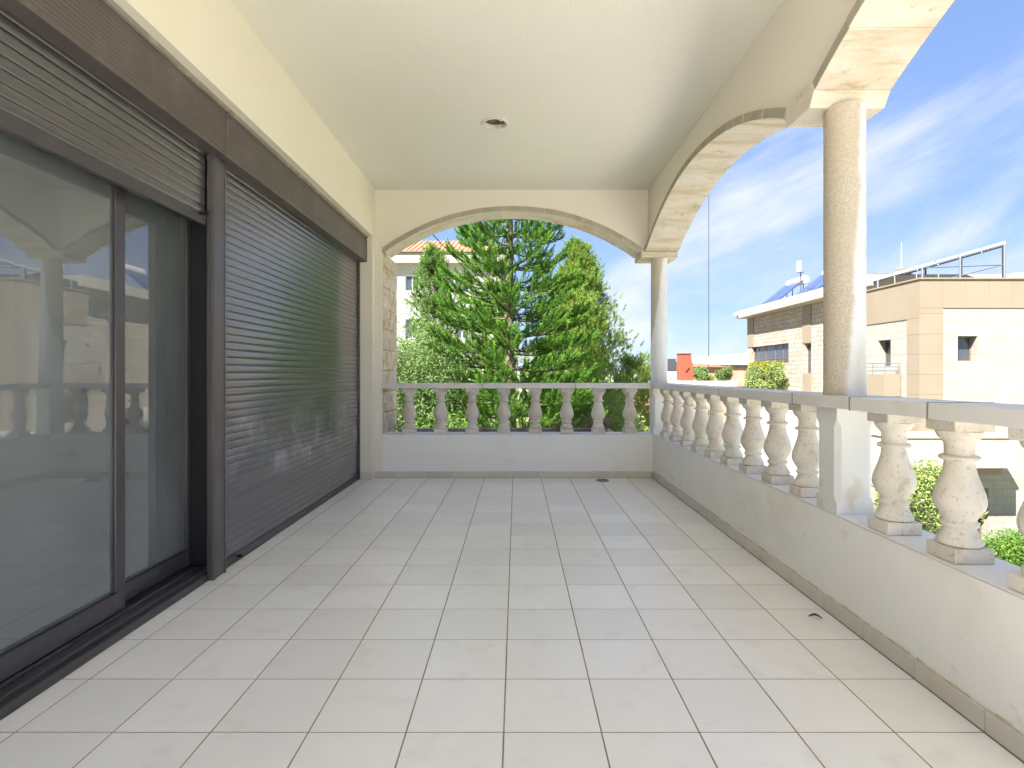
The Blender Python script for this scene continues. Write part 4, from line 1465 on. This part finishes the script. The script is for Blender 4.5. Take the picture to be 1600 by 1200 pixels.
# --- hedges and shrub by the wing window
shrub("hedge", (14.85, 33.4, 1.25), (0.55, 2.8, 0.62), "low green and orange hedge under the wide window of the stone wing", "hedge", 9000, 0.12, 0.07, None, 18, cat="hedge", ground=-0.6)
shrub("bush", (14.30, 31.0, 0.75), (0.72, 0.62, 1.0), "round pale green bush in front of the stone wing wall", "bush_pale", 9000, 0.10, 0.06, "round bushes before the stone wing", 14, ground=-0.9)
shrub("bush", (13.12, 31.0, 0.70), (0.72, 0.7, 0.98), "round pinkish green bush left of the pale bush by the stone wing", "bush_pale", 9000, 0.10, 0.06, "round bushes before the stone wing", 14, ground=-0.9)
tag(box("raised_terrace", "white", (11.6, WX - 0.002, 28.6, 38.5, GZ + 0.1, -0.6)), "raised white garden terrace carrying the bushes by the stone wing", "terrace")

# --- terracotta rooftop and far things between the corner column and the wing
tr_ = thing("terracotta_house", "low house with terracotta parapet and white coping beyond the side rail", "building", (10, 33, GZ))
MB().box(6.6, 12.15, 30.0, 40.0, GZ, 0.42).build("wall", "terracotta", tr_)
MB().box(6.4, 11.85, 29.9, 30.25, 0.425, 0.72).box(6.4, 6.7, 30.251, 40.0, 0.425, 0.70).build("coping", "white", tr_)
MB().box(11.88, 12.13, 29.92, 30.3, 0.425, 1.22).build("chimney_stack", "terracotta", tr_)
MB().box(6.5, 12.0, 29.86, 29.93, 0.30, 0.40).build("roof_edge", "roof_tile", tr_)
rb = thing("red_chimney_housing", "rusty red sheet metal housing standing on the far rooftop", "chimney", (9.45, 32.0, 0.4))
MB().prism([(9.26, 0.72), (10.02, 0.72), (10.04, 1.5), (9.90, 2.22), (9.28, 2.22)], 1, 31.8, 32.4).build("housing", "red_metal", rb, 0.01)
MB().box(9.24, 9.94, 31.76, 32.44, 2.222, 2.27).build("lid", "red_metal", rb)
MB().prism([(9.58, 1.20), (9.66, 1.20), (9.84, 1.42), (9.80, 1.46)], 1, 31.77, 31.799).build("vent", "black", rb)
shrub("roof_shrub", (11.2, 34.0, 0.95), (0.85, 0.6, 0.62), "grey green shrub on the far rooftop right of the red housing", "olive", 4500, 0.11, 0.04, "shrubs on the far rooftop", 10, ground=0.4)
shrub("roof_shrub", (12.9, 34.6, 1.05), (0.75, 0.6, 0.72), "taller grey green shrub on the far rooftop before the white hall", "olive", 4500, 0.11, 0.04, "shrubs on the far rooftop", 10, ground=0.4)
hl = thing("white_hall", "distant hall with white curved roof below the horizon sky", "building", (26, 75, GZ))
MB().box(24.5, 38.0, 72, 90, GZ, 2.2).build("wall", "terracotta", hl)
MB().box(24.3, 38.0, 71.9, 71.99, 1.9, 2.25).build("gutter", "pole", hl)
rp = [(24.0, 2.25), (25.4, 2.85), (27.2, 3.45), (29.2, 3.75), (32.0, 3.9), (38.2, 4.0), (38.2, 2.25)]
MB().prism(rp, 1, 71.5, 90).build("roof", "tank", hl)
hut = thing("rooftop_hut", "small white rooftop hut with dark louvre beside the far corner column", "building", (12.5, 45, GZ))
MB().box(11.9, 13.2, 45, 48, GZ, 1.55).build("wall", "white", hut)
MB().box(11.95, 12.9, 44.96, 44.999, 1.35, 2.05).box(12.0, 12.8, 44.96, 45.4, 2.05, 2.30).build("louvre", "dark_metal", hut)
ph = thing("pink_house", "distant pinkish low house behind the red housing", "building", (15, 55, GZ))
MB().box(13.6, 21.0, 55, 62, GZ, 1.75).build("wall", "terracotta", ph)
MB().prism([(13.3, 1.755), (21.3, 1.755), (17.3, 2.15)], 1, 54.6, 62.4).build("roof", "roof_tile", ph)

mast = MB().tube([(15.45, 45.0, GZ), (15.45, 45.0, 21.0)], [0.035, 0.025], 6).build("tall_mast", "cable", None, org=(15.45, 45.0, GZ))
tag(mast, "very thin tall dark mast rising into the sky right of the far column", "mast")
lp2 = MB().tube([(4.85, 20.5, GZ), (5.12, 20.5, 4.2)], [0.17, 0.06], 10).build("leaning_pole", "pole", None, smooth=True, org=(4.85, 20.5, GZ))
tag(lp2, "grey leaning pole partly hidden behind the far corner column", "pole")

# --- white house with tiled roof behind the trees
wh_ = thing("white_house", "white house with red tiled roof behind the trees through the far arch", "building", (-8, 42, GZ))
hx0, hx1, hy = -16.0, -1.2, 40.0
hh = [(-7.95, -6.95, 7.0, 8.15), (-4.4, -3.4, 7.0, 8.15), (-11.5, -10.5, 7.0, 8.15), (-7.95, -6.95, 3.6, 5.0), (-4.4, -3.4, 3.6, 5.0)]
wall_holes(1, hy, hx0, hx1, GZ, 8.9, hh, 0.15, 1).build("wall", "white", wh_)
for h in hh:
    window(1, hy, 1, h, 0.15, wh_, "alu", ((h[0] + h[1]) / 2,), (), 0.06)
MB().add([(hx1, hy, GZ), (hx1, hy + 9, GZ), (hx1, hy + 9, 8.9), (hx1, hy, 8.9)], [(0, 1, 2, 3)]).build("side_wall", "white", wh_)
MB().box(hx0, hx1 + 0.02, hy - 0.03, hy - 0.001, 6.1, 6.25).build("string_course", "slab", wh_)
MB().box(hx0 - 0.5, hx1 + 0.6, hy - 0.6, hy + 9.6, 8.905, 9.65).build("eave", "slab", wh_, 0.02)
rz0, rz1, ry0, ry1 = 9.66, 11.6, hy - 0.75, hy + 4.5
rx0, rx1 = hx0 - 0.6, hx1 + 0.75
hip = 4.0
roof = MB().add([(rx0, ry0, rz0), (rx1, ry0, rz0), (rx1 - hip, ry1, rz1), (rx0, ry1, rz1), (rx1, hy + 9.7, rz0), (rx0, hy + 9.7, rz0)],
                [(0, 1, 2, 3), (1, 4, 2), (2, 4, 5, 3)]).build("roof", "roof_tile", wh_)
nrow = 9
sl = Vector((0, ry1 - ry0, rz1 - rz0))
for q in range(nrow):
    t0, t1 = q / nrow, (q + 1) / nrow
    m_ = MB()
    xe = rx1 - hip * t0
    xx = rx0
    nx = int((xe - rx0) / 0.36)
    for k in range(nx):
        xa = rx0 + 0.36 * k
        for (u0, u1, hgt) in ((0.0, 0.2, 0.09), (0.2, 0.36, 0.03)):
            ya, za = ry0 + sl.y * t0, rz0 + sl.z * t0
            yb, zb = ry0 + sl.y * t1, rz0 + sl.z * t1
            m_.add([(xa + u0, ya, za + hgt), (xa + u1, ya, za + hgt), (xa + u1, yb, zb + hgt - 0.02), (xa + u0, yb, zb + hgt - 0.02),
                    (xa + u0, ya, za), (xa + u1, ya, za)], [(0, 1, 2, 3), (4, 5, 1, 0)])
    m_.build("tile_course", "roof_tile", roof)

# ------------------------------------------------------------------ tree below the side balustrade, cables
shrub("street_tree", (11.85, 16.3, -2.65), (1.7, 1.2, 1.45), "bright green leafy tree in front of the stone house seen between near balusters", "bush_pale", 17000, 0.12, 0.05, None, 26, cat="tree")
shrub("bush", (17.0, 18.9, -4.9), (2.4, 0.7, 0.9), "low green hedge at the foot of the stone house below the right balusters", "bush", 8000, 0.10, 0.05, "bushes along the street", 14)
shrub("bush", (9.6, 27.5, -2.0), (1.6, 1.3, 1.5), "leafy green tree crown seen between the middle side balusters", "bush", 9000, 0.14, 0.07, "bushes along the street", 14)
shrub("bush", (5.2, 22.0, -2.2), (1.8, 1.3, 1.6), "pale leafy tree crown seen between the farthest side balusters", "bush_pale", 9000, 0.13, 0.06, "bushes along the street", 14)


def cable(p, q, sag, r_, label, cat="cable", group=None):
    p, q = Vector(p), Vector(q)
    pts_ = []
    for i_ in range(17):
        t_ = i_ / 16
        v_ = p.lerp(q, t_)
        v_.z -= sag * 4 * t_ * (1 - t_)
        pts_.append(v_)
    o_ = MB().tube(pts_, r_, 5).build("cable", "cable", None, org=p)
    return tag(o_, label, cat, group)


GC = "cables below the side balustrade"
cable((10.9, 17.0, -2.05), (5.6, 1.0, -1.75), 0.25, 0.011, "upper black cable sloping across behind the near right balusters", group=GC)
cable((10.9, 17.2, -2.32), (5.7, 1.0, -2.05), 0.25, 0.011, "middle black cable sloping across behind the near right balusters", group=GC)
cable((10.9, 17.4, -2.75), (5.7, 1.0, -2.65), 0.25, 0.011, "lowest black cable sloping across behind the near right balusters", group=GC)
cable((-2.6, 6.7, 4.6), (0.15, 10.6, 2.0), 0.12, 0.008, "thin black cable running down from the house towards the araucaria")
